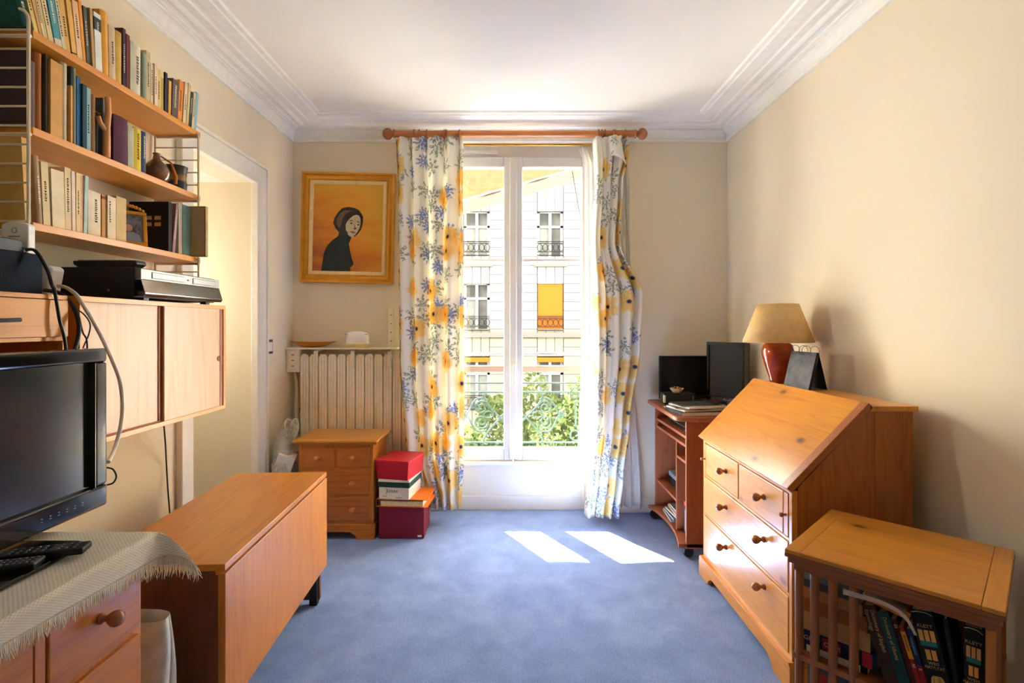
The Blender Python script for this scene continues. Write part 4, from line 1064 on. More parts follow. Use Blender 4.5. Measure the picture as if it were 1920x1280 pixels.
# chest of drawers under the television
hx, hy, hz = -.855, 1.215, .806
kd = thing('chest_of_drawers', 'amber wooden chest of drawers under the television and fringed cloth', 'chest', (-1.07, .85, 0))
B(-1.27, hx - .012, .30, hy - .008, .06, hz - .022).build('carcass', M['pine2_z'], kd, bevel=.002)
B(-1.28, hx + .004, .29, hy, hz - .022, hz).build('top_panel', M['pine2_y'], kd, bevel=.004)
B(-1.26, hx - .016, .31, hy - .012, 0, .06).build('plinth', M['pine2_y'], kd)
kp = [(.004, 0), (.011, .001), (.012, .004), (.007, .010), (.0065, .015), (.012, .021), (.016, .029), (.0165, .036), (.013, .043), (.006, .047), (.001, .048)]
def knob(parent, c, axis, s, sc=1.0, mat=None, local=False):
    w = MB(); w.lathe([(r * sc, s * h * sc) for r, h in kp], c, 20, axis)
    return w.build('knob', mat or M['knob'], parent, smooth=True, local=local)
fr = hx - .012
for za, zb_ in ((.605, .752), (.44, .588), (.27, .425), (.08, .255)):
    for ya, yb_, yk_ in ((.955, hy - .024, 1.075), (.64, .925, .78)):
        dr_ = B(fr - .01, fr + .010, ya, yb_, za, zb_).build('drawer', M['pine2_y'], kd, bevel=.003)
        knob(dr_, (fr + .010, yk_, (za + zb_) / 2 + .008), 'x', 1, 1.0)
B(fr - .005, fr + .008, .930, .950, .07, .76).build('drawer_divider', M['pine2_z'], kd)

# fringed cloth over the chest
cl = thing('fringed_cloth', 'beige woven cloth with frayed fringe draped over the chest', 'cloth', (-1.05, .85, hz))
ue, ve = hx + .006, hy + .004
def drape(u, v):
    x = -1.25 + u * .485; y = .45 + v * .862
    fo = .035 + .03 * max(0, (y - .8) / .5)                         # overhang grows towards the corner
    a = max(0, x - ue) * (fo / .09) * 1.2; b = max(0, y - ve)
    bend = lambda q: (min(q, .012) * .8, max(0, q - .004))
    ax, az = bend(a); by, bz = bend(b)
    c = min(a, b)
    px_ = min(x, ue) + ax + .9 * c; py_ = min(y, ve) + by + .35 * c
    pz = hz + .0022 - math.hypot(az, bz) * (.93 if c > 0 else 1) - .000
    if a == 0 and b == 0: pz += .0008 * math.sin(60 * x) * math.sin(50 * y)
    if b > .01: px_ += .006 * math.sin(30 * x) ; py_ += .006 * math.sin(45 * x) * min(1, b / .05)
    return Vector((px_, py_, pz))
w = MB(); w.grid(drape, 70, 110, lambda u, v: (u * .485, v * .862))
w.build('woven_cloth', weave_mat('beige_weave', (246, 238, 216)), cl, smooth=True, fix=False, solid=.002)
w = MB(); rr2 = random.Random(5)
def strand(p, d):
    L = rr2.uniform(.020, .034); q = Vector(p)
    side = Vector((rr2.gauss(0, .2), rr2.gauss(0, .2), 0))
    dv = (d * .55 + Vector((0, 0, -1)) * .8 + side * .5).normalized()
    p2 = q + dv * L * .5; p3 = p2 + (dv + Vector((rr2.gauss(0, .25), rr2.gauss(0, .25), -.5))).normalized() * L * .5
    w.tube([q, p2, p3], [.0011, .0009, .0004], 4)
for k in range(420):
    v = k / 419; p = drape(1, v); d = (drape(1, v) - drape(.97, v)).normalized(); strand(p, d)
for k in range(230):
    u = k / 229; p = drape(u, 1); d = (drape(u, 1) - drape(u, .98)).normalized(); strand(p, d)
fg = w.build('fringe', bmat((242, 232, 206)), cl); fg['kind'] = 'stuff'
for lab, c, rz, L in (('long black remote control lying on the television stand base', (-.968, 1.068, .8206), -1.25, .15), ('shorter black remote control lying in front of the longer one', (-.985, 1.004, .8206), -1.25, .11)):
    r_ = thing('remote_control', lab, 'remote control', c, (0, 0, rz), 'remote controls by the television')
    B(-.022, .022, -L / 2, L / 2, 0, .014).build('body', M['black'], r_, local=True, bevel=.004)
    w = MB()
    for i in range(3):
        for j in range(9): w.box(-.014 + i * .011, -.009 + i * .011, -L / 2 + .02 + j * L / 11, -L / 2 + .024 + j * L / 11, .0138, .0152)
    w.build('buttons', M['grey_pl'], r_, local=True)

# grey bag between chest and table
gb = thing('paper_bag', 'pale grey carrier bag standing between the chest and the drop leaf table', 'bag', (-1.02, 1.35, 0))
w = MB()
def bagfn(u, v):
    a = u * 2 * PI; c, s_ = math.cos(a), math.sin(a)
    sx_ = .135 * (1 - .12 * v); sy_ = .075 * (1 - .55 * v)
    e = .55
    return Vector((-1.02 + sx_ * (abs(c) ** e) * (1 if c > 0 else -1) + .006 * math.sin(9 * v + 3 * a), 1.35 + sy_ * (abs(s_) ** e) * (1 if s_ > 0 else -1), .001 + .535 * v))
w.grid(bagfn, 48, 20); w.build('bag_body', plain('grey_bag_plastic', (196, 194, 188), .45, .4, var=.08), gb, smooth=True, solid=.0015)
B(-1.10, -.94, 1.31, 1.39, .002, .40).build('packed_papers', M['paper_white'], gb)

# ------------------------------------------------------------------ drop leaf table
tb = thing('drop_leaf_table', 'low teak drop leaf table with both leaves folded down', 'table', (-1.057, 1.955, 0), (0, 0, math.radians(2.7)))
hwid, hlen, th_ = .205, .472, .606
def tbb(name, *a, mat, bevel=.0015): return B(*a).build(name, mat, tb, local=True, bevel=bevel)
tbb('top_panel', -hwid, hwid, -hlen, hlen, th_ - .020, th_, mat=M['teak_y'])
for s in (-1, 1):
    tbb('leaf', s * (hwid + .001), s * (hwid - .020), -hlen, hlen, .168, th_ - .028, mat=M['teak_z'])
    tbb('hinge_strip', s * (hwid - .019), s * (hwid - .030), -hlen + .004, hlen - .004, th_ - .034, th_ - .020, mat=M['teak_y'])
for s in (-1, 1): tbb('end_panel', -hwid + .03, hwid - .022, s * (hlen - .012), s * (hlen - .034), .02, th_ - .020, mat=wood('dark_teak_%d' % s, (128, 72, 40), (88, 46, 26), grain='z', rough=.4, coat=.2))
tbb('apron', -.02, .02, -hlen + .034, hlen - .034, .36, th_ - .02, mat=M['teak_y'])
for s in (-1, 1):
    for e in (-1, 1):
        w = MB(); w.box(s * (hwid - .065), s * (hwid - .030), e * (hlen - .015), e * (hlen - .05), 0, .30); w.build('leg', plain('black_stained_leg', (30, 28, 28), .5), tb, local=True, bevel=.003)

# ------------------------------------------------------------------ small chest by the radiator
sc_ = thing('bedside_chest', 'small pine chest with two half drawers and two full drawers before the radiator', 'chest', (-1.065, 3.30, 0))
sx0, sx1, sy0, sy1 = -1.295, -.842, 3.135, 3.46
B(sx0, sx1, sy0, sy1, .085, .575).build('carcass', M['pine2_z'], sc_, bevel=.002)
MB().hexa([(sx0 - .018, sy0 - .016, .575), (sx1 + .018, sy0 - .016, .575), (sx1 + .018, sy1 + .005, .575), (sx0 - .018, sy1 + .005, .575), (sx0 - .030, sy0 - .028, .590), (sx1 + .030, sy0 - .028, .590), (sx1 + .030, sy1 + .006, .590), (sx0 - .030, sy1 + .006, .590)]).build('top_moulding', M['pine2_x'], sc_)
B(sx0 - .030, sx1 + .030, sy0 - .028, sy1 + .006, .590, .603).build('top_panel', M['pine_x'], sc_, bevel=.003)
fp = [(sx0 - .008, 0), (sx0 + .10, 0), (sx0 + .11, .025), (sx0 + .14, .045), (sx1 - .14, .045), (sx1 - .11, .025), (sx1 - .10, 0), (sx1 + .008, 0), (sx1 + .008, .085), (sx1 - .0, .092), (sx0 + .0, .092), (sx0 - .008, .085)]
MB().prism(fp, 'xz', sy0 - .010, sy0 + .012).build('bracket_plinth', M['pine2_x'], sc_, bevel=.002)
for xa in (sx0 - .008, sx1 - .010): B(xa, xa + .018, sy0 + .012, sy1, 0, .088).build('side_plinth', M['pine2_y'], sc_)
xm = (sx0 + sx1) / 2
for xa, xb, za, zb_ in ((sx0 + .022, xm - .008, .432, .556), (xm + .008, sx1 - .022, .432, .556), (sx0 + .022, sx1 - .022, .272, .412), (sx0 + .022, sx1 - .022, .112, .252)):
    d_ = B(xa, xb, sy0 - .006, sy0 + .01, za, zb_).build('drawer', M['chest_drawer'], sc_, bevel=.002)
    for xk_ in ([(xa + xb) / 2] if xb - xa < .3 else [-1.175, -.962]): knob(d_, (xk_, sy0 - .006, (za + zb_) / 2 + .003), 'y', -1, .95, M['pine2_x'])

# ------------------------------------------------------------------ radiator and its shelf
ra = thing('radiator', 'cream column radiator with ten flat ribs under a narrow shelf', 'radiator', (-1.09, 3.52, 0))
rx = X(563, 3.50)
for k in range(12):
    x0 = rx + k * .0625
    pr = [(x0 + .001, 3.499), (x0 + .004, 3.494), (x0 + .020, 3.494), (x0 + .0215, 3.4965), (x0 + .0230, 3.494), (x0 + .0385, 3.494), (x0 + .0400, 3.4965), (x0 + .0415, 3.494), (x0 + .0565, 3.494), (x0 + .0592, 3.499), (x0 + .0592, 3.555), (x0 + .001, 3.555)]
    w = MB(); w.prism(pr, 'xy', .12, 1.085)
    w.prism([(x0 + .004, 1.085), (x0 + .016, 1.102), (x0 + .047, 1.102), (x0 + .059, 1.085)], 'xz', 3.497, 3.553)
    w.build('rib', M['radiator'], ra)
B(rx, rx + .75, 3.512, 3.548, .16, .20).build('header_pipe', M['radiator'], ra); B(rx, rx + .75, 3.512, 3.548, 1.03, 1.07).build('header_pipe', M['radiator'], ra)
for xl in (rx + .08, rx + .66): B(xl, xl + .03, 3.50, 3.55, 0, .12).build('foot', M['radiator'], ra)
rs = thing('radiator_shelf', 'narrow cream metal shelf with three brackets above the radiator', 'shelf', (-1.13, 3.52, 1.06))
zs_ = Z(655, 3.46)
B(XL + .003, -.772, 3.462, YB - .001, zs_, zs_ + .012).build('shelf_board', M['radiator'], rs, bevel=.002)
for px in (592, 661, 730):
    x = X(px, 3.48)
    w = MB(); w.box(x - .013, x + .013, 3.474, 3.490, zs_ - .115, zs_); w.box(x - .013, x + .013, 3.474, 3.56, zs_ - .012, zs_); w.prism([(x - .013, zs_ - .115), (x + .013, zs_ - .115), (x + .008, zs_ - .125), (x - .008, zs_ - .125)], 'xz', 3.474, 3.490)
    w.build('bracket', M['radiator'], rs, bevel=.002)
cb_ = thing('heating_control_box', 'cream electric control box with three small vents left of the radiator', 'control box', (-1.49, 3.50, .95))
bx0, bx1 = X(536, 3.47), rx - .0003; zb0, zb1 = Z(698, 3.47), zs_ - .0006
B(max(bx0, XL + .002), bx1, 3.475, YB - .001, zb0, zb1).build('casing', M['radiator'], cb_, bevel=.004)
B(bx1 - .068, bx1 - .004, 3.468, 3.475, zb0 + .02, zb1 - .012).build('front_plate', M['radiator'], cb_, bevel=.002)
for k in range(3): B(bx1 - .045, bx1 - .028, 3.465, 3.468, zb0 + .040 + k * .038, zb0 + .046 + k * .038).build('vent', M['grey_pl'], cb_)
pi_ = thing('radiator_pipe', 'cream heating pipe rising beside the radiator to the control box', 'pipe', (-1.45, 3.55, 0))
w = MB(); w.tube(catmull([(-1.475, 3.54, 0), (-1.475, 3.54, .4), (-1.475, 3.54, .85), (-1.480, 3.54, .93), (-1.490, 3.54, zb0 + .01)]), .011, 10); w.build('pipe_run', M['radiator'], pi_, smooth=True)
for zc in (.70, .30): B(-1.49, -1.46, 3.535, YB - .001, zc, zc + .02).build('pipe_clip', M['radiator'], pi_)
wd_ = thing('wooden_dish', 'long shallow wooden dish on the radiator shelf', 'dish', (X(588, 3.52), 3.52, zs_ + .012))
w = MB(); L_ = .168
def dish(u, v):
    a = 2 * PI * u; r = min(1, v * 1.6) if v < .62 else 1 - (v - .62) * .12 / .38
    h = .034 * r * r * (1 + .35 * abs(math.cos(a)) ** 3) if v < .62 else (.034 * (1 + .35 * abs(math.cos(a)) ** 3) * (1 - (v - .62) / .38) ** 1 * .75 + .008)
    if v >= .62: r = 1 - (v - .62) / .38 * .97
    else: r = .03 + .97 * (v / .62)
    if v < .62: h = .036 * (v / .62) ** 2 * (1 + .3 * abs(math.cos(a)) ** 3)
    else: q = r; h = .007 + .029 * q ** 2 * (1 + .3 * abs(math.cos(a)) ** 3)
    return Vector((wd_.location.x + L_ * r * math.cos(a), 3.52 + .052 * r * math.sin(a), zs_ + .0125 + h))
w.grid(dish, 40, 16); w.build('dish_body', M['teak_x'], wd_, smooth=True)
bd = thing('butter_dish', 'covered butter dish with white lid on a pale yellow base, on the radiator shelf', 'butter dish', (X(671, 3.52), 3.52, zs_ + .012))
bx_ = bd.location.x; w = MB()
w.hexa([(bx_ - .070, 3.485, zs_ + .0122), (bx_ + .070, 3.485, zs_ + .0122), (bx_ + .070, 3.555, zs_ + .0122), (bx_ - .070, 3.555, zs_ + .0122), (bx_ - .080, 3.478, zs_ + .034), (bx_ + .080, 3.478, zs_ + .034), (bx_ + .080, 3.562, zs_ + .034), (bx_ - .080, 3.562, zs_ + .034)])
w.box(bx_ - .092, bx_ + .092, 3.472, 3.568, zs_ + .034, zs_ + .039)
w.build('tray', plain('pale_yellow_ceramic', (238, 222, 160), .25, .5), bd, bevel=.003)
w = MB()
def lid(u, v):
    a = 2 * PI * u; e = .5; c, s_ = math.cos(a), math.sin(a); r = 1 - .10 * v if v < .6 else max(.02, .94 * math.cos((v - .6) / .4 * PI / 2) ** .45)
    return Vector((bx_ + .078 * r * abs(c) ** e * (1 if c > 0 else -1), 3.52 + .040 * r * abs(s_) ** e * (1 if s_ > 0 else -1), zs_ + .039 + (.064 * v / .6 if v < .6 else .064 + .022 * (v - .6) / .4)))
w.grid(lid, 40, 16); w.build('lid', plain('white_ceramic', (244, 238, 230), .2, .5, coat=.4, var=.01), bd, smooth=True)
w = MB(); zl = zs_ + .104
for k in range(3): w.tube([(bx_ - .065 + k * .065 - .012, 3.49, zl - .004), (bx_ - .065 + k * .065, 3.485, zl - .001), (bx_ - .065 + k * .065 + .012, 3.49, zl - .005)], .0018, 6)
w.build('painted_sprigs', bmat((120, 130, 90)), bd, smooth=True)
ps = thing('wall_bracket', 'cream perforated shelf upright on the wall beside the curtain', 'bracket', (X(735, YB), YB - .006, zs_ + .012))
xq = X(734, YB); B(xq - .018, xq + .018, YB - .012, YB - .001, zs_ + .0125, Z(578, YB)).build('bar', M['radiator'], ps, bevel=.002)
for k in range(4): B(xq - .004, xq + .004, YB - .013, YB - .012, zs_ + .05 + k * .06, zs_ + .058 + k * .06).build('slot', M['grey_pl'], ps)
sw = thing('light_switch', 'square white light switch with a steel frame on the wall by the casing', 'switch', (XL, 3.23, 1.12))
B(XL + .0005, XL + .008, 3.19, 3.27, 1.118, 1.208).build('frame', M['silver'], sw, bevel=.002); B(XL + .008, XL + .013, 3.205, 3.255, 1.133, 1.193).build('rocker', M['white_pl'], sw, bevel=.002)

# ------------------------------------------------------------------ portrait
pt = thing('framed_portrait', 'gold framed portrait of a dark haired woman in black on an orange ground', 'painting', (X(651, 3.55), YB - .022, Z(427, 3.56)), (0, math.radians(1.3), 0))
KS = .21875 / (F / 3.56)
def pc(x, y):
    dx, dy = x - 787, y - 585; a = math.radians(-1.3); c, s_ = math.cos(a), math.sin(a)
    return ((dx * c - dy * s_) * KS, -(dx * s_ + dy * c) * KS)
fw_, fh_ = 318 / 1.0 * KS + .022, 400 * KS + .022
cw, chh = 312 * KS, 390 * KS
OWf, OHf = .322, .382
fprof = [(0, .020), (.004, -.018), (.016, -.018), (.022, -.008), (.034, -.012), (.048, -.006), (.054, -.009), (.058, -.003)]
def ringmesh(prof, W_, H_):
    w = MB(); rows_ = []
    for (o, y) in prof:
        rows_.append([w.pt((sx_ * (W_ - o), y, sz_ * (H_ - o))) for sx_, sz_ in ((-1, -1), (1, -1), (1, 1), (-1, 1))])
    for A, Bq in zip(rows_, rows_[1:]):
        for j in range(4): w.f.append([A[j], A[(j + 1) % 4], Bq[(j + 1) % 4], Bq[j]])
    return w
ringmesh(fprof, OWf, OHf).build('frame', M['gold'], pt, local=True)
ringmesh([(.056, -.004), (.060, -.008), (.078, -.004), (.084, .001)], OWf, OHf).build('inner_liner', plain('cream_liner', (236, 206, 140), .5), pt, local=True)
B(-cw / 1, cw / 1, .000, .006, -chh, chh).build('canvas', canvas_mat(), pt, local=True)
def paint(name, poly, mat, lift): MB().prism([pc(*p) for p in poly], 'xz', -.0003 - lift, 0).build(name, mat, pt, local=True)
blk = plain('painted_black', (28, 38, 42), .5, var=.2, scale=14); skin = plain('painted_skin', (206, 190, 156), .6, var=.08); hairm = plain('painted_hair', (52, 40, 32), .5, var=.3, scale=20)
paint('painted_jumper', [(556, 968), (566, 900), (582, 800), (615, 730), (655, 690), (705, 655), (712, 620), (770, 625), (800, 650), (818, 662), (806, 700), (796, 720), (806, 780), (822, 850), (836, 885), (832, 903), (808, 925), (808, 978)], blk, .0)
paint('painted_hair', [(712, 622), (682, 590), (662, 545), (672, 500), (700, 455), (740, 415), (790, 405), (850, 415), (885, 435), (905, 465), (918, 490), (916, 545), (900, 600), (875, 635), (845, 660), (800, 650), (770, 640), (720, 645)], hairm, .0003)
paint('hair_sheen', [(690, 545), (696, 500), (720, 460), (755, 436), (800, 430), (840, 440), (800, 446), (765, 470), (740, 505), (730, 560), (715, 590)], plain('painted_hair_sheen', (104, 84, 66), .5, var=.2, scale=40), .0005)
paint('painted_face', [(770, 600), (768, 560), (782, 530), (805, 505), (835, 480), (862, 472), (884, 480), (896, 505), (897, 540), (890, 580), (874, 615), (850, 645), (828, 665), (805, 658), (786, 640), (775, 630)], skin, .0006)
dk = plain('painted_shadow', (84, 74, 60), .6)
paint('painted_brow', [(800, 524), (822, 518), (838, 532), (820, 525), (802, 530)], hairm, .0009)
paint('painted_brow', [(866, 528), (884, 532), (892, 545), (880, 538), (868, 534)], hairm, .0009)
paint('painted_eye', [(804, 543), (816, 537), (832, 548), (816, 552)], hairm, .0009)
paint('painted_eye', [(866, 558), (878, 550), (888, 560), (876, 566)], hairm, .0009)
paint('painted_nose', [(842, 545), (850, 575), (862, 590), (850, 602), (832, 592), (845, 588)], dk, .0009)
paint('painted_mouth', [(802, 618), (826, 612), (840, 616), (858, 626), (834, 634), (816, 626)], plain('painted_lips', (150, 96, 74), .6), .0009)
paint('painted_lock', [(768, 640), (766, 600), (778, 612), (790, 630), (780, 642)], hairm, .0010)

# ------------------------------------------------------------------ plastic bag by the radiator
pb = thing('plastic_bag', 'crumpled translucent plastic bag slumped against the wall by the radiator', 'bag', (-1.40, 3.19, 0))
w = MB(); rr3 = random.Random(11)
from mathutils import noise as mnoise
def bagp(u, v):
    a = 2 * PI * u; r = .092 * math.sin(PI * min(1, .12 + v * .82)) ** .5 + .004
    p = Vector((math.cos(a) * r * 1.0, math.sin(a) * r * 1.35, v * .66))
    n_ = mnoise.noise_vector(p * 9) * .024 + mnoise.noise_vector(p * 26) * .010
    q = Vector((-1.432 + p.x * (1 - .15 * v) + n_.x + .03 * v * v, 3.20 + p.y + n_.y + .06 * v, .012 + p.z + n_.z * (1 if .05 < v < .97 else 0)))
    q.x = min(max(q.x, XL + .035), -1.331)
    return q
w.grid(bagp, 60, 48); w.build('bag_film', film_mat('clear_film', (226, 224, 214), .34), pb, smooth=True, fix=False)
for s in (-1, 1):
    w = MB(); w.tube(catmull([(-1.40 + s * .02, 3.25, .60), (-1.41 + s * .02, 3.255, .68), (-1.385 + s * .022, 3.26, .705), (-1.36 + s * .012, 3.26, .66), (-1.365, 3.25, .58)]), .006, 6); w.build('handle', film_mat('handle_film_%d' % s, (230, 228, 220), .6), pb, smooth=True)
w = MB(); w.M = Matrix.Translation((-1.398, 3.17, .445)) @ Euler((.2, .35, .3)).to_matrix().to_4x4(); w.box(-.05, .05, -.04, .04, -.07, .07); w.build('white_carton', M['paper_white'], pb, bevel=.003)
w = MB(); w.M = Matrix.Translation((-1.455, 3.23, .49)) @ Euler((.1, .25, .6)).to_matrix().to_4x4(); w.box(-.022, .022, -.03, .03, -.07, .07); w.build('white_carton', M['paper_white'], pb, bevel=.003)
w = MB(); w.M = Matrix.Translation((-1.395, 3.17, .25)) @ Euler((0, 0, .3)).to_matrix().to_4x4(); w.box(-.06, .05, -.05, .05, -.235, .12); w.build('blue_packet', bmat((40, 78, 140)), pb, bevel=.004)

# ------------------------------------------------------------------ stack of boxes
mb = thing('storage_box', 'maroon card storage box on the carpet at the bottom of the stack', 'box', (-.67, 3.29, 0))
mx0, mx1, my0, my1 = -.806, -.537, 3.137, 3.375
B(mx0, mx1, my0, my1, .001, .196).build('body', M['maroon'], mb, bevel=.004)
B(mx0 - .001, mx1 + .001, my0 - .002, my0 + .0, .004, .194).build('front_flap', M['maroon'], mb, bevel=.001)
B(mx1 - .036, mx1 - .012, my0 - .003, my0 - .002, .012, .024).build('maker_label', M['paper_white'], mb)
B(mx1 + .0008, mx1 + .0025, my0 + .0, my0 + .07, .004, .194).build('flap_return', M['maroon'], mb)
ob = thing('ring_binder', 'orange lever arch binder lying flat on the maroon storage box', 'binder', (-.652, 3.245, .1965), (0, 0, -.06))
om = plain('orange_card', (232, 118, 28), .45, .4, var=.03); om2 = plain('binder_inside', (150, 60, 50), .6)
B(-.165, .150, -.12, .125, .044, .047).build('upper_cover', om, ob, local=True)
B(-.165, .150, -.12, .125, 0, .003).build('lower_cover', om, ob, local=True)
B(-.168, -.165, -.12, .125, .0, .047).build('spine', om2, ob, local=True)
B(-.140, .12, -.114, .12, .004, .034).build('pages', M['paper'], ob, local=True)
B(-.156, -.146, -.10, .12, .004, .040).build('lever_arch', M['chrome'], ob, local=True)
jb = thing('shoe_box', 'white card box lettered Jones with a dark green lid band', 'box', (-.70, 3.24, .2442), (0, 0, -.13))
jm = plain('ivory_card', (232, 226, 210), .5, var=.03); gm_ = plain('dark_green_band', (24, 66, 54), .5)
B(-.094, .094, -.115, .115, 0, .085).build('body', jm, jb, local=True, bevel=.001)
B(-.098, .098, -.119, .119, .072, .118).build('lid', jm, jb, local=True, bevel=.001)
for a in ((-.0985, .0985, -.1195, -.1190), (-.0985, .0985, .1190, .1195), (-.0985, -.0980, -.119, .119), (.0980, .0985, -.119, .119)): B(*a, .072, .104).build('lid_band', gm_, jb, local=True)
text('Jones', .034, M['ink'], jb, (-.012, -.1154, .040), (PI / 2, 0, 0), align='CENTER')
B(-.07, -.045, -.1156, -.115, .016, .018).build('small_print', M['ink'], jb, local=True); B(.01, .05, -.1156, -.115, .010, .012).build('small_print', M['ink'], jb, local=True)
rb = thing('gift_box', 'bright red lidded box on top of the stack beside the small chest', 'box', (-.70, 3.24, .3624), (0, 0, -.22))
MB().hexa([(-.098, -.115, 0), (.098, -.115, 0), (.098, .115, 0), (-.098, .115, 0), (-.108, -.122, .105), (.108, -.122, .105), (.108, .122, .105), (-.108, .122, .105)]).build('body', M['red_box'], rb, local=True)
MB().hexa([(-.108, -.122, .105), (.108, -.122, .105), (.108, .122, .105), (-.108, .122, .105), (-.110, -.124, .116), (.110, -.124, .116), (.110, .124, .116), (-.110, .124, .116)]).build('lid', plain('red_lid_card', (206, 40, 52), .4, .4, var=.03), rb, local=True)

# ------------------------------------------------------------------ pine bureau
bu = thing('bureau', 'honey pine bureau with sloping lid, two half drawers and two long drawers', 'bureau', (1.2, 2.26, 0))
fx0, bx1_ = .995, 1.425; by0, by1 = 1.835, 2.685
lid_z, top_z = .708, 1.003
# carcass: side boards (each a few planks), bottom part
for y in (by0, by1 - .02):
    xs_ = [(fx0 + .0205, 1.10), (1.10, 1.29), (1.29, bx1_)]
    for xa, xb in xs_:
        zt0 = lid_z + max(0, min(1, (xa - fx0) / .275)) * (top_z - lid_z) - .012; zt1 = lid_z + max(0, min(1, (xb - fx0) / .275)) * (top_z - lid_z) - .012
        poly = [(xa + .0006, .09), (xb - .0006, .09), (xb - .0006, zt1)] + ([(1.27, top_z - .012)] if xa < 1.27 < xb else []) + [(xa + .0006, zt0)]
        MB().prism(poly, 'xz', y, y + .02).build('side_plank', wood('bureau_side_shaded_pine_%d_%d' % (int(xa * 100), int(y * 100)), (180, 108, 46), (138, 74, 28), grain='z', rough=.35, coat=.3, knots=.22, seed=xa * 5), bu)  # same pine as the front, its shade put into a darker colour
B(fx0 + .02, bx1_ - .01, by0 + .02, by1 - .02, .10, .69).build('carcass', M['pine_y'], bu)
B(bx1_ - .012, bx1_, by0 + .02, by1 - .02, .10, top_z - .012).build('back_panel', M['pine_z'], bu)
B(1.262, bx1_ + .012, by0 - .012, by1 + .012, top_z - .012, top_z + .008).build('top_panel', M['pine_y'], bu, bevel=.002)
# front frame
def fb(name, ya, yb_, za, zb_, mat='pine_y', dx=0.0, bevel=.0015): return B(fx0 + dx, fx0 + .02 + dx, ya, yb_, za, zb_).build(name, M[mat], bu, bevel=bevel)
fb('front_rail', by0, by1, .693, .708); fb('front_rail', by0 + .02, by1 - .02, .520, .531); fb('front_rail', by0 + .02, by1 - .02, .322, .333)
fb('front_rail', by0, by1, .09, .115)
fb('front_stile', by0, by0 + .020, .115, .693, 'pine_z'); fb('front_stile', by1 - .020, by1, .115, .693, 'pine_z')
ymid = 2.26
fb('front_stile', ymid - .006, ymid + .006, .531, .693, 'pine_z')
def bdrawer(ya, yb_, za, zb_, ks, sd):
    d_ = B(fx0 - .003, fx0 + .019, ya, yb_, za, zb_).build('drawer', wood('bureau_drawer_%d' % sd, (226, 164, 78), (202, 126, 44), grain='y', rough=.30, coat=.4, knots=.95, seed=sd * 1.37, knot_col=(110, 66, 34)), bu, bevel=.003)
    for yk_, zk_ in ks: knob(d_, (fx0 - .003, yk_, zk_), 'x', -1, 1.02)
bdrawer(by0 + .056, ymid - .008, .535, .690, [(2.03, .622)], 1)
bdrawer(ymid + .008, by1 - .040, .535, .690, [(2.39, .622)], 2)
bdrawer(by0 + .022, by1 - .022, .336, .517, [(2.03, .455), (2.39, .455)], 3)
bdrawer(by0 + .022, by1 - .022, .118, .319, [(2.03, .270), (2.39, .270)], 4)
for ya, yb_ in ((by0 + .024, by0 + .052), (by1 - .036, by1 - .022)):
    lp = B(fx0 - .002, fx0 + .018, ya, yb_, .535, .690).build('lid_support', M['pine_z'], bu, bevel=.001)
    knob(lp, (fx0 - .002, (ya + yb_) / 2, .610), 'x', -1, .5)
# sloping lid with breadboard ends
la = Vector((.982, 0, lid_z + .002)); lb = Vector((1.272, 0, top_z + .009)); ld_ = (lb - la).normalized(); ln_ = Vector((-ld_.z, 0, ld_.x))
def lidboard(name, ya, yb_, s0, s1, mat, t=.020, off=0):
    L = (lb - la).length
    P = [la + ld_ * (L * s) for s in (s0, s1)]
    pts = [P[0], P[1], P[1] - ln_ * -t, P[0] - ln_ * -t]
    w = MB(); w.prism([(p.x + ln_.x * off, p.z + ln_.z * off) for p in (P[0], P[1], P[1] + ln_ * t, P[0] + ln_ * t)], 'xz', ya, yb_)
    return w.build(name, mat, bu, bevel=.002)
ld_m = wood('bureau_lid_pine', (224, 152, 54), (194, 112, 28), grain='y', rough=.28, coat=.45, knots=.95, seed=7.7, knot_col=(112, 60, 26))
lidboard('lid_board', by0 + .03, by1 - .03, 0, 1, ld_m, off=-.006)
endm = wood('lid_end_strip', (176, 104, 50), (140, 76, 34), grain='x', rough=.35, coat=.3)
lidboard('lid_end', by0 - .012, by0 + .03, 0, 1, endm, t=.024, off=-.008); lidboard('lid_end', by1 - .03, by1 + .012, 0, 1, ld_m, off=-.006)
for yh in (2.0, 2.52): B(fx0 - .002, fx0 + .008, yh - .02, yh + .02, lid_z - .003, lid_z + .001).build('hinge', M['iron'], bu)
# bracket plinth
fy = [(by0 - .018, 0), (by0 + .10, 0), (by0 + .115, .025), (by0 + .15, .045), (by1 - .15, .045), (by1 - .115, .025), (by1 - .10, 0), (by1 + .015, 0), (by1 + .015, .088), (by1 + .005, .102), (by0 - .008, .102), (by0 - .018, .088)]
MB().prism(fy, 'yz', fx0 - .018, fx0 + .004).build('bracket_plinth', M['pine_y'], bu, bevel=.002)
B(fx0 + .004, bx1_, by0 - .018, by0 - .0, 0, .098).build('side_plinth', M['pine_x'], bu, bevel=.002); B(fx0 + .004, bx1_, by1, by1 + .015, 0, .098).build('side_plinth', M['pine_x'], bu, bevel=.002)

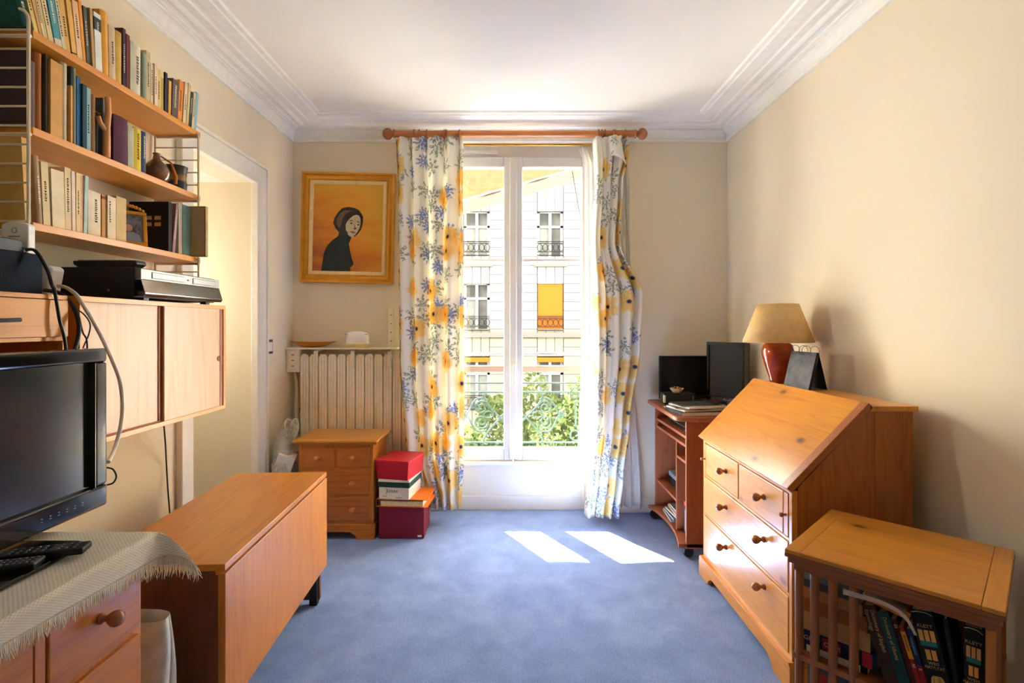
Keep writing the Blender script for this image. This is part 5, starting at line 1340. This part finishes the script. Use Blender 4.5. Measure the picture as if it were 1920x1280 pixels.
# lamp
lx_, ly_, lz_ = 1.318, 2.56, top_z + .008
lp = thing('table_lamp', 'red ceramic table lamp with a cream conical shade on the bureau', 'lamp', (lx_, ly_, lz_))
w = MB(); w.lathe([(.034, 0), (.038, .003), (.036, .012), (.042, .035), (.060, .090), (.072, .135), (.074, .160), (.066, .188), (.046, .206), (.026, .212), (.020, .220), (.0, .220)], (lx_, ly_, lz_), 40, cap=False)
w.build('lamp_base', plain('red_brown_glaze', (168, 62, 26), .12, .5, coat=.7, var=.18, scale=25), lp, smooth=True)
MB().cyl((lx_, ly_, lz_ + .22), (lx_, ly_, lz_ + .27), .012).build('socket', M['brass'], lp, smooth=True)
w = MB(); w.lathe([(.160, Z(641, ly_) - lz_), (.092, Z(570, ly_) - lz_)], (lx_, ly_, lz_), 48, cap=False)
w.build('lamp_shade', fabric_mat('cream_lampshade', (250, 222, 164), .45), lp, smooth=True, solid=.002)
w = MB()
for k in range(3):
    a = 2 * PI * k / 3; zr_ = lz_ + .27; w.tube([(lx_, ly_, zr_), (lx_ + .130 * math.cos(a), ly_ + .130 * math.sin(a), zr_)], .0016, 6)
w.build('shade_carrier', M['brass'], lp)
# desk calendar
ca = thing('desk_calendar', 'grey flip calendar on ring binding standing beside the lamp', 'calendar', (1.337, 2.345, lz_), (0, 0, .12))
hh = .165
def slab(a, b, y0, y1, t):
    a, b = Vector(a), Vector(b); d = (b - a).normalized(); n_ = Vector((-d.y, d.x)) * t
    return MB().prism([tuple(a), tuple(b), tuple(b + n_), tuple(a + n_)], 'xz', y0, y1)
slab((-.045, .0), (-.004, hh), -.075, .095, .002).build('front_leaf', plain('grey_print', (66, 65, 62), .5, .2, var=.4, scale=24), ca, local=True)
slab((-.042, .0045), (-.003, hh - .002), -.075, .095, -.010).build('page_block', M['black'], ca, local=True)
slab((.045, .0), (.004, hh), -.075, .095, .002).build('rear_leaf', M['black'], ca, local=True)
B(-.046, .046, -.075, .095, .0002, .002).build('base_card', M['grey_pl'], ca, local=True)
for yy in (-.055, .0, .02, .075):
    w = MB(); w.tube([(.022 * math.cos(a), yy, hh + .006 + .022 * math.sin(a)) for a in [2 * PI * k / 20 for k in range(20)]], .0012, 6, closed=True); w.build('ring', M['chrome'], ca, local=True, smooth=True)

# ------------------------------------------------------------------ computer cart
CXF, CY0, CY1, CZT = .968, 2.865, 3.50, .790
ct = thing('computer_cart', 'cherry laminate computer cart with open shelves between curtain and bureau', 'cart', (1.22, 3.18, 0))
tp_ = [(1.47, CY0 - .03), (1.47, CY1 + .05), (.945, CY1 + .05), (.925, CY1 + .02), (.905, CY0 + .06)] + [(.965 - .06 * math.cos(a), CY0 + .03 - .06 * math.sin(a)) for a in [k / 6 * PI / 2 for k in range(7)]]
MB().prism(tp_, 'xy', CZT - .024, CZT).build('top_panel', M['cherry_y'], ct, bevel=.004)
for y in (CY0, CY1 - .018): B(CXF, 1.46, y, y + .018, .055, CZT - .024).build('side_panel', M['cherry_z'], ct, bevel=.001)
B(1.44, 1.455, CY0 + .018, CY1 - .018, .10, .60).build('back_panel', M['cherry_z'], ct)
B(CXF + .006, 1.42, CY0 + .020, CY1 - .020, .660, .676).build('keyboard_tray', M['cherry_y'], ct, bevel=.001)
ydi = 3.06
B(CXF + .008, 1.44, ydi, ydi + .015, .085, .610).build('divider', M['cherry_z'], ct)
B(CXF + .008, 1.44, CY0 + .018, CY1 - .018, .610, .625).build('fixed_shelf', M['cherry_y'], ct)
B(CXF + .010, 1.44, CY0 + .018, ydi, .515, .530).build('small_shelf', M['cherry_y'], ct)
B(CXF + .012, 1.44, ydi + .015, CY1 - .018, .245, .260).build('lower_shelf', M['cherry_y'], ct)
bp_ = [(1.44, CY0 + .0), (1.44, CY1)] + [(CXF - .045 + .045 * (1 - abs(2 * k / 12 - 1) ** 2) + .0, CY1 + .0 - (CY1 - CY0) * k / 12) for k in range(13)]
MB().prism(bp_, 'xy', .062, .084).build('bottom_shelf', M['cherry_y'], ct, bevel=.003)
for cx_, cy_ in ((CXF + .03, CY0 + .03), (CXF + .0, CY1 - .03), (1.40, CY0 + .03), (1.40, CY1 - .03)):
    w = MB(); w.lathe([(.010, -.012), (.026, -.012), (.029, -.008), (.029, .008), (.026, .012), (.010, .012)], (cx_ - .01, cy_, .0292), 20, 'y'); w.box(cx_ - .018, cx_ + .012, cy_ - .016, cy_ + .016, .045, .062)
    w.build('castor', M['black'], ct, smooth=True)
ctz = CZT
# things stored in the cart
def simple(name, label, cat, parts, loc, rot=(0, 0, 0), group=None):
    t = thing(name, label, cat, loc, rot, group)
    for nm, args, mat, bev in parts: B(*args).build(nm, mat, t, local=True, bevel=bev)
    return t
simple('keyboard', 'black computer keyboard on the sliding tray of the cart', 'keyboard', [('body', (-.07, .07, -.20, .20, 0, .016), M['black'], .003), ('keys', (-.06, .06, -.19, .19, .016, .022), M['grey_pl'], .002)], (1.08, 3.16, .6762))
simple('scanner', 'flat black scanner on the lower shelf of the cart', 'scanner', [('body', (-.14, .14, -.13, .13, 0, .05), M['black'], .01), ('lid', (-.138, .138, -.128, .128, .052, .085), M['grey_pl'], .008)], (1.17, 3.28, .2602))
simple('printer', 'black printer with rounded cover standing on the scanner in the cart', 'printer', [('body', (-.11, .11, -.10, .10, 0, .12), M['black'], .02), ('paper_slot', (-.112, -.109, -.08, .08, .03, .045), M['grey_pl'], 0)], (1.19, 3.28, .3454))
simple('game_box', 'dark blue box with an orange red label in the bottom of the cart', 'box', [('carton', (-.09, .09, -.060, .060, 0, .190), bmat((30, 32, 40)), .001), ('red_label', (-.0905, .06, -.0605, .0605, .165, .190), bmat((206, 66, 44)), 0), ('print_panel', (-.0908, -.0902, -.01, .045, .02, .145), bmat((150, 146, 140)), 0)], (1.095, 2.955, .0842))
simple('file_case', 'tall black file case behind the red labelled box in the cart', 'case', [('casing', (-.06, .06, -.055, .055, 0, .36), M['navy_pl'], .004), ('spine_label', (-.0606, -.06, -.03, .03, .24, .31), M['grey_pl'], 0)], (1.26, 2.955, .0842))
for k in range(5):
    simple('folder', ['grey paper folder lying on the bottom board of the cart', 'blue grey folder second from the bottom in the cart', 'tan folder in the middle of the pile in the cart', 'pale folder second from the top in the cart', 'green grey folder on top of the pile in the cart'][k], 'folder',
           [('cover', (-.15, .15, -.11, .11, 0, .009), bmat([(150, 156, 160), (96, 116, 130), (206, 164, 104), (214, 208, 196), (128, 140, 134)][k]), .001), ('papers', (-.151, .14, -.10, .10, .002, .0075), M['paper_white'], 0)], (1.135 + .012 * k, 3.28 + .008 * (k % 2), .0842 + k * .0095), (0, 0, .06 * (k % 3 - 1)))

# on top of the cart
m1 = thing('wide_monitor', 'wide black flat monitor standing at the back of the cart', 'monitor', (1.19, 3.49, ctz))
my_ = 3.485; xa, xb = X(1237, my_), X(1237, my_) + .40; za, zb_ = ctz + .012, Z(667, my_)
w = MB(); w.box(xa, xb, my_, my_ + .028, zb_ - .012, zb_); w.box(xa, xb, my_, my_ + .028, za, za + .018); w.box(xa, xa + .014, my_, my_ + .028, za + .018, zb_ - .012); w.box(xb - .014, xb, my_, my_ + .028, za + .018, zb_ - .012)
w.build('bezel', M['black'], m1, bevel=.003); B(xa + .012, xb - .012, my_ + .006, my_ + .022, za + .016, zb_ - .010).build('screen', M['screen2'], m1)
B(xa + .12, xb - .12, my_ - .05, my_ + .045, ctz, ctz + .010).build('foot', M['black'], m1, bevel=.003); B(xa + .16, xb - .16, my_ + .006, my_ + .03, ctz + .008, za + .004).build('stand_neck', M['black'], m1)
m2 = thing('portrait_monitor', 'upright black monitor turned to portrait in front of the wide one', 'monitor', (1.345, 3.24, ctz), (0, 0, math.radians(-54)))
mz0, mz1, mw = .030, .402, .127
w = MB(); w.box(-mw, mw, -.02, .018, mz1 - .022, mz1); w.box(-mw, mw, -.02, .018, mz0, mz0 + .030); w.box(-mw, -mw + .018, -.02, .018, mz0 + .030, mz1 - .022); w.box(mw - .018, mw, -.02, .018, mz0 + .030, mz1 - .022)
w.build('bezel', M['gloss_black'], m2, local=True, bevel=.003)
B(-mw + .016, mw - .016, -.012, .01, mz0 + .028, mz1 - .020).build('screen', M['screen2'], m2, local=True)
B(-mw + .004, mw - .004, .018, .050, mz0 + .01, mz1 - .01).build('back_shell', M['silver'], m2, local=True, bevel=.006)
B(mw - .003, mw + .002, -.014, .046, mz0 + .004, mz1 - .004).build('side_strip', M['silver'], m2, local=True)
w = MB(); w.lathe([(.006, -.0005), (.006, 0)], (0, -.0202, mz0 + .015), 14, 'y'); w.build('round_logo', M['silver'], m2, local=True)
B(.06, .08, -.0206, -.02, mz0 + .012, mz0 + .018).build('button_mark', M['silver'], m2, local=True)
B(-.03, .03, .050, .07, .006, .22).build('stand_neck', M['silver'], m2, local=True, bevel=.004); B(-.085, .085, -.07, .075, 0, .010).build('stand_base', M['black'], m2, local=True, bevel=.004)
bb = simple('black_box', 'small black box with white labels carrying a cream bowl on the cart', 'box', [('carton', (-.098, .098, -.05, .05, 0, .072), M['black'], .003), ('side_label', (-.0985, -.090, -.0505, -.02, .012, .060), M['paper_white'], 0), ('side_label', (.082, .088, -.0505, -.0498, .02, .055), M['grey_pl'], 0)], (X(1270, 3.35), 3.35, ctz + .0002))
bwx, bwy, bwz = X(1269, 3.33), 3.33, ctz + .0724
bw = thing('cream_bowl', 'small cream bowl filled with trinkets on the black box', 'bowl', (bwx, bwy, bwz))
w = MB(); w.lathe([(.018, 0), (.022, .002), (.040, .020), (.044, .030), (.041, .030), (.036, .020), (.018, .006), (.001, .005)], (bwx, bwy, bwz), 32, cap=False); w.build('bowl_body', plain('cream_ceramic', (236, 220, 186), .3, .5), bw, smooth=True)
for k in range(7):
    w = MB(); a = k * 2.4; r_ = .006 + .003 * k; w.M = Matrix.Translation((bwx + r_ * math.cos(a), bwy + r_ * math.sin(a), bwz + .026 + .002 * (k % 3))) @ Euler((k, k * .7, k * 1.3)).to_matrix().to_4x4(); w.box(-.012, .012, -.006, .006, -.005, .005)
    w.build('trinket', [bmat((220, 200, 170)), bmat((120, 80, 56)), M['brass']][k % 3], bw, bevel=.002)
px_, py_ = 1.02, 2.97
pile = [('black plastic document tray at the bottom of the paper pile on the cart', (40, 40, 44), .138, .11, .020), ('white notebook directly on the black document tray', (228, 222, 210), .135, .10, .010), ('dark brown notebook in the middle of the paper pile', (66, 44, 44), .13, .095, .008), ('pale magazine under the black booklet', (214, 206, 196), .125, .10, .007), ('black booklet on top of the paper pile on the cart', (44, 46, 46), .12, .09, .006)]
zq = ctz + .0002
for k, (lab, rgb, a, b, t_) in enumerate(pile):
    simple('notebook', lab, 'notebook', [('cover', (-a, a, -b, b, 0, t_), bmat(rgb), .001), ('pages', (-a + .002, a - .002, -b - .0006, b - .002, .0012, t_ - .0012), M['paper_white'], 0)], (1.070 + .006 * (k % 2), 3.0 + .012 * (k % 3), zq), (0, 0, [.1, .22, -.05, .3, .12][k]))
    zq += t_ + .0003
simple('envelope', 'loose white envelope lying at the edge of the cart top', 'envelope', [('sheet', (-.05, .05, -.035, .035, 0, .002), M['paper_white'], 0), ('flap', (-.045, .045, 0, .034, .002, .0026), M['paper_white'], 0)], (1.0, 3.205, ctz + .0002), (0, 0, .5))
ms = thing('computer_mouse', 'silver grey computer mouse on the cart beside the pile', 'mouse', (1.264, 3.10, ctz))
w = MB(); w.grid(lambda u, v: Vector((ms.location.x + .030 * math.cos(2 * PI * u) * math.cos(v * PI / 2) ** .6, 3.10 + .05 * math.sin(2 * PI * u) * math.cos(v * PI / 2) ** .6, ctz + .0005 + .034 * math.sin(v * PI / 2))), 28, 10); w.build('shell', M['silver'], ms, smooth=True)
w = MB(); w.lathe([(.002, -.003), (.006, 0), (.002, .003)], (ms.location.x, 3.075, ctz + .029), 12, 'x'); w.build('wheel', M['black'], ms)
simple('loudspeaker', 'small black computer loudspeaker between the monitor and the bureau lid', 'loudspeaker', [('casing', (-.032, .032, -.04, .04, 0, .12), M['black'], .004), ('grille', (-.0335, -.032, -.032, .032, .01, .11), M['grey_pl'], 0)], (1.40, 3.02, ctz + .0002), (0, 0, .2))

# ------------------------------------------------------------------ revolving bookcase
RC = Vector((1.113, 1.484)); RA = math.radians(-46)
rc = thing('revolving_bookcase', 'square pine revolving bookcase with turned slats before the bureau', 'bookcase', (RC.x, RC.y, 0), (0, 0, RA))
def rb_(name, *a, mat, bevel=.002): return B(*a).build(name, mat, rc, local=True, bevel=bevel)
rb_('top_board', -.190, .190, -.231, .231, .641, .653, mat=M['pine_x'])
for s in (-1, 1): rb_('top_cleat', s * .1905, s * .231, -.231, .231, .641, .653, mat=M['pine_y'])
for k, (h, za, zb_) in enumerate(((.2325, .630, .641), (.226, .614, .630), (.214, .594, .614))): rb_('moulding', -h, h, -h, h, za, zb_, mat=M['red_x'], bevel=.004)
rb_('shelf_board', -.215, .215, -.215, .215, .340, .356, mat=M['red_x']); rb_('base_board', -.22, .22, -.22, .22, .060, .085, mat=M['red_x'], bevel=.004)
for a in (-.16, .16):
    for b in (-.16, .16): rb_('foot', a - .03, a + .03, b - .03, b + .03, 0, .06, mat=M['red_z'])
rb_('core_post', -.02, .02, -.02, .02, .085, .594, mat=M['red_z'], bevel=0)
dm = M['red_z']
for q in range(4):
    Rq = Matrix.Rotation(q * PI / 2, 4, 'Z')
    for l in ((-.200, -.160, -.115, -.066) if q == 0 else (-.160, -.115, -.066)):
        w = MB(); w.M = Rq; w.tube([(l, -.205, .085), (l, -.205, .594)], .0115, 12); w.build('slat', dm, rc, local=True, smooth=True)
    if q == 3: continue
    w = MB(); w.M = Rq; w.box(.196, .214, -.214, -.188, .085, .594); w.build('corner_post', M['pine2_z'], rc, local=True, bevel=.001)
    if q in (1, 2, 3):
        w = MB(); w.M = Rq; w.box(-.055, -.049, -.20, -.02, .0855, .594); w.build('partition', M['red_z'], rc, local=True)
RX = Vector((math.cos(RA), math.sin(RA))); RY = Vector((-math.sin(RA), math.cos(RA)))
def rp(lx, ly, z): p = RC + RX * lx + RY * ly; return (p.x, p.y, z)
zs2 = .3563
def rbook(label, lx, t, h, lean, rgb, ly=-.19, d=.132, z=zs2, **kw):
    th = math.radians(lean)
    r = thing('dictionary', label, 'book', rp(lx, ly, z), (th, 0, RA - PI / 2), 'dictionaries in the revolving bookcase')
    book_parts(r, t, h, d, bmat(rgb), **kw); return r
gold_ink = plain('gold_ink', (206, 170, 110), .5)
b1 = rbook('dark brown Dictionary of English Etymology leaning in the revolving bookcase', .004, .031, .198, 16, (58, 38, 32), ly=-.195)
text('Dictionary of English', .0125, gold_ink, b1, (.0006, .017, .188), DOWN_ROT); text('Etymology', .0125, gold_ink, b1, (.0006, .004, .188), DOWN_ROT)
b2 = rbook('dark teal Dictionary of Idioms leaning in the revolving bookcase', .037, .025, .194, 16, (22, 66, 70), ly=-.195)
text('Dictionary of Idioms', .0125, gold_ink, b2, (.0006, .009, .182), DOWN_ROT)
b3 = rbook('narrow dark red paperback leaning between the teal and orange dictionaries', .0635, .012, .185, 16, (88, 30, 34), hard=False)
text('Di', .010, IW, b3, (.0006, .003, .172), DOWN_ROT)
b4 = rbook('thin orange and red dictionary lettered RE leaning in the revolving bookcase', .077, .010, .172, 16, (170, 34, 40), hard=False, band=(bmat((230, 150, 50)), .55, .93))
text('dictionnaire', .008, M['ink'], b4, (.0010, .003, .152), DOWN_ROT); text('RE', .009, IW, b4, (.0006, .0025, .084), DOWN_ROT)
b5 = rbook('thin navy and red dictionary lettered conjugaison in the revolving bookcase', .0885, .011, .170, 15, (150, 28, 40), hard=False, band=(bmat((30, 44, 84)), .50, 1.0))
text('conjugaison', .009, bmat((120, 170, 220)), b5, (.0010, .003, .152), DOWN_ROT); text('E', .009, IW, b5, (.0006, .0025, .078), DOWN_ROT)
def klett(r, t, h):
    km = bmat((222, 160, 90)); kt = bmat((40, 110, 104)); gi = gold_ink
    text('KLETT', .011, gi, r, (.0006, t / 2, h - .040), LEVEL_ROT, align='CENTER')
    for k in range(3): B(.0002, .0008, t * (.12 + k * .27), t * (.33 + k * .27), h - .074, h - .046).build('emblem_bar', km, r, local=True)
    B(.0002, .0010, t * .12, t * .87, h - .084, h - .072).build('emblem_stripe', kt, r, local=True)
    for k in range(2): B(.0002, .0008, t * (.24 + k * .28), t * (.46 + k * .28), h - .116, h - .092).build('emblem_bar', km, r, local=True)
    text('WEIS', .010, gi, r, (.0006, t / 2, h - .127), LEVEL_ROT, align='CENTER'); text('MATTUTAT', .010, gi, r, (.0006, t / 2, h - .137), LEVEL_ROT, align='CENTER', sx=.75)
    w = MB(); w.prism([(t * .5 + t * .36 * math.cos(a) * (1), h - .185 + .032 * max(-1, min(1, 1.25 * math.sin(a)))) for a in [2 * PI * k / 24 for k in range(24)]], 'yz', .0002, .0008); w.build('title_plate', bmat((214, 170, 100)), r, local=True)
    text('DICTIONNAIRE', .0078, M['ink'], r, (.0010, t * .52, h - .156), DOWN_ROT); text('Francais-Allemand', .006, M['ink'], r, (.0010, t * .28, h - .158), DOWN_ROT)
    w = MB(); w.tube([(.0004, 0.001, h - .006), (.0006, t * .3, h - .003), (.0006, t * .7, h - .004), (.0004, t - .001, h - .010)], .0008, 5); w.build('torn_edge', M['paper_white'], r, local=True)
k1 = rbook('thick black KLETT dictionary leaning next to the navy and red one', .1015, .044, .228, 12, (18, 20, 22), ly=-.20, d=.142); klett(k1, .044, .228)
rbook('black dictionary with faint lettering between the two KLETT volumes', .1475, .0095, .222, 8, (20, 24, 28), ly=-.19, ink=M['dark'])
k2 = rbook('upright thick black KLETT dictionary against the end panel of the bookcase', .1582, .0345, .226, .3, (18, 20, 22), ly=-.20, d=.142); klett(k2, .0345, .226)
# flat stack behind the slats (heights run towards the corner)
def flat(label, lx, z, t, L, rgb, ly=-.18, name='book', **kw):
    r = thing(name, label, 'book', rp(lx, ly, z), (PI / 2, 0, RA - PI / 2), 'flat stack in the revolving bookcase')
    book_parts(r, t, L, kw.pop('d', .125), bmat(rgb), **kw); return r
zz2 = zs2
for k, (lab, t_, L, rgb, kw) in enumerate([('black and white magazine lying at the bottom of the flat stack', .018, .165, (40, 40, 44), dict(hard=False, band=(M['paper_white'], .1, .9))),
        ('navy paperback with a red panel lettered COM in the flat stack', .042, .192, (26, 44, 90), dict(hard=False)),
        ('thick tan paperback with bare page edges in the flat stack', .052, .185, (214, 162, 104), dict(hard=False)),
        ('orange tan paperback wrapped in plastic in the flat stack', .040, .160, (186, 116, 58), dict(hard=False)),
        ('orange tan book directly under the grey photo cover in the flat stack', .030, .158, (218, 150, 84), dict(hard=False)),
        ('book with a grey photographic cover on top of the flat stack', .022, .150, (90, 96, 98), dict(hard=False))]):
    r = flat(lab, -.040 + [.0, .022, .006, -.002, -.012, -.016][k], zz2, t_, L, rgb, **kw); zz2 += t_ + .0004
    if k == 1:
        B(.0002, .0008, .002, .040, .012, .034).build('red_stripe', bmat((200, 40, 60)), r, local=True)
        B(.0002, .0008, .004, .036, .085, .13).build('red_panel', bmat((190, 40, 50)), r, local=True)
        text('COM', .018, IW, r, (.0010, .014, .127), UP_ROT if False else Matrix(((0, 0, 1), (0, 1, 0), (-1, 0, 0))).to_euler()); text('GL', .018, IW, r, (.0010, .014, .178), Matrix(((0, 0, 1), (0, 1, 0), (-1, 0, 0))).to_euler())
# orange book on the leaning row, clear wrap
ob2 = thing('book', 'orange brown book lying across the tops of the leaning dictionaries', 'book', rp(.050, -.185, .5415), (math.radians(79), 0, RA - PI / 2)); book_parts(ob2, .020, .100, .11, bmat((200, 122, 52)), hard=False)
pw = thing('plastic_wrap', 'clear plastic wrap snagged on the slats above the orange book', 'plastic wrap', rp(0, -.205, .53))
wrap_m = film_mat('bookcase_film', (236, 234, 228), .55)
cl_ = catmull([(-.088, -.2185, .586), (-.066, -.2195, .5865), (-.046, -.2165, .585), (-.010, -.2095, .583), (.025, -.2080, .576), (.048, -.2075, .562), (.060, -.2070, .545), (.070, -.2065, .522)], 28)
w = MB(); nc = len(cl_) - 1
def wrap_strip(u, v):
    c = cl_[round(u * nc)]; e = cl_[min(nc, round(u * nc) + 1)] - cl_[max(0, round(u * nc) - 1)]
    n_ = Vector((e.z, 0, -e.x)); n_ = n_ if n_.z < 0 else -n_
    p = c + n_.normalized() * (.016 - .009 * u) * v
    return Vector(rp(p.x, p.y - .0012 * math.sin(9 * u + 5 * v) ** 2, p.z))
w.grid(wrap_strip, nc, 5); w.build('gathered_strip', wrap_m, pw, smooth=True)
w = MB(); w.grid(lambda u, v: Vector(rp(-.040 + .086 * u, -.2085 + .095 * v, .5835 - .0175 * u + .0012 * math.sin(12 * u + 4 * v))), 18, 10); w.build('loose_flap', wrap_m, pw, smooth=True)
# lower tier
for k, (lab, lx, t_, h, rgb) in enumerate([('grey blue box lettered AS behind the slats on the lower tier', -.19, .13, .235, (96, 120, 128)), ('black hardback beside the AS box on the lower tier', -.045, .05, .22, (36, 36, 40)), ('green hardback on the lower tier of the revolving bookcase', .010, .045, .225, (50, 84, 66)), ('brown hardback on the lower tier of the revolving bookcase', .060, .05, .21, (96, 64, 44)), ('cream hardback on the lower tier by the end panel', .115, .06, .22, (204, 186, 150))]):
    r = rbook(lab, lx, t_, h, 0, rgb, ly=-.165, d=.107, z=.0853, hard=(k > 0))
    if k == 0: text('AS', .05, IW, r, (.0006, t_ * .62, h - .075), LEVEL_ROT, align='CENTER'); B(.0002, .0008, .02, .05, h - .05, h - .02).build('red_emblem', bmat((190, 60, 60)), r, local=True)
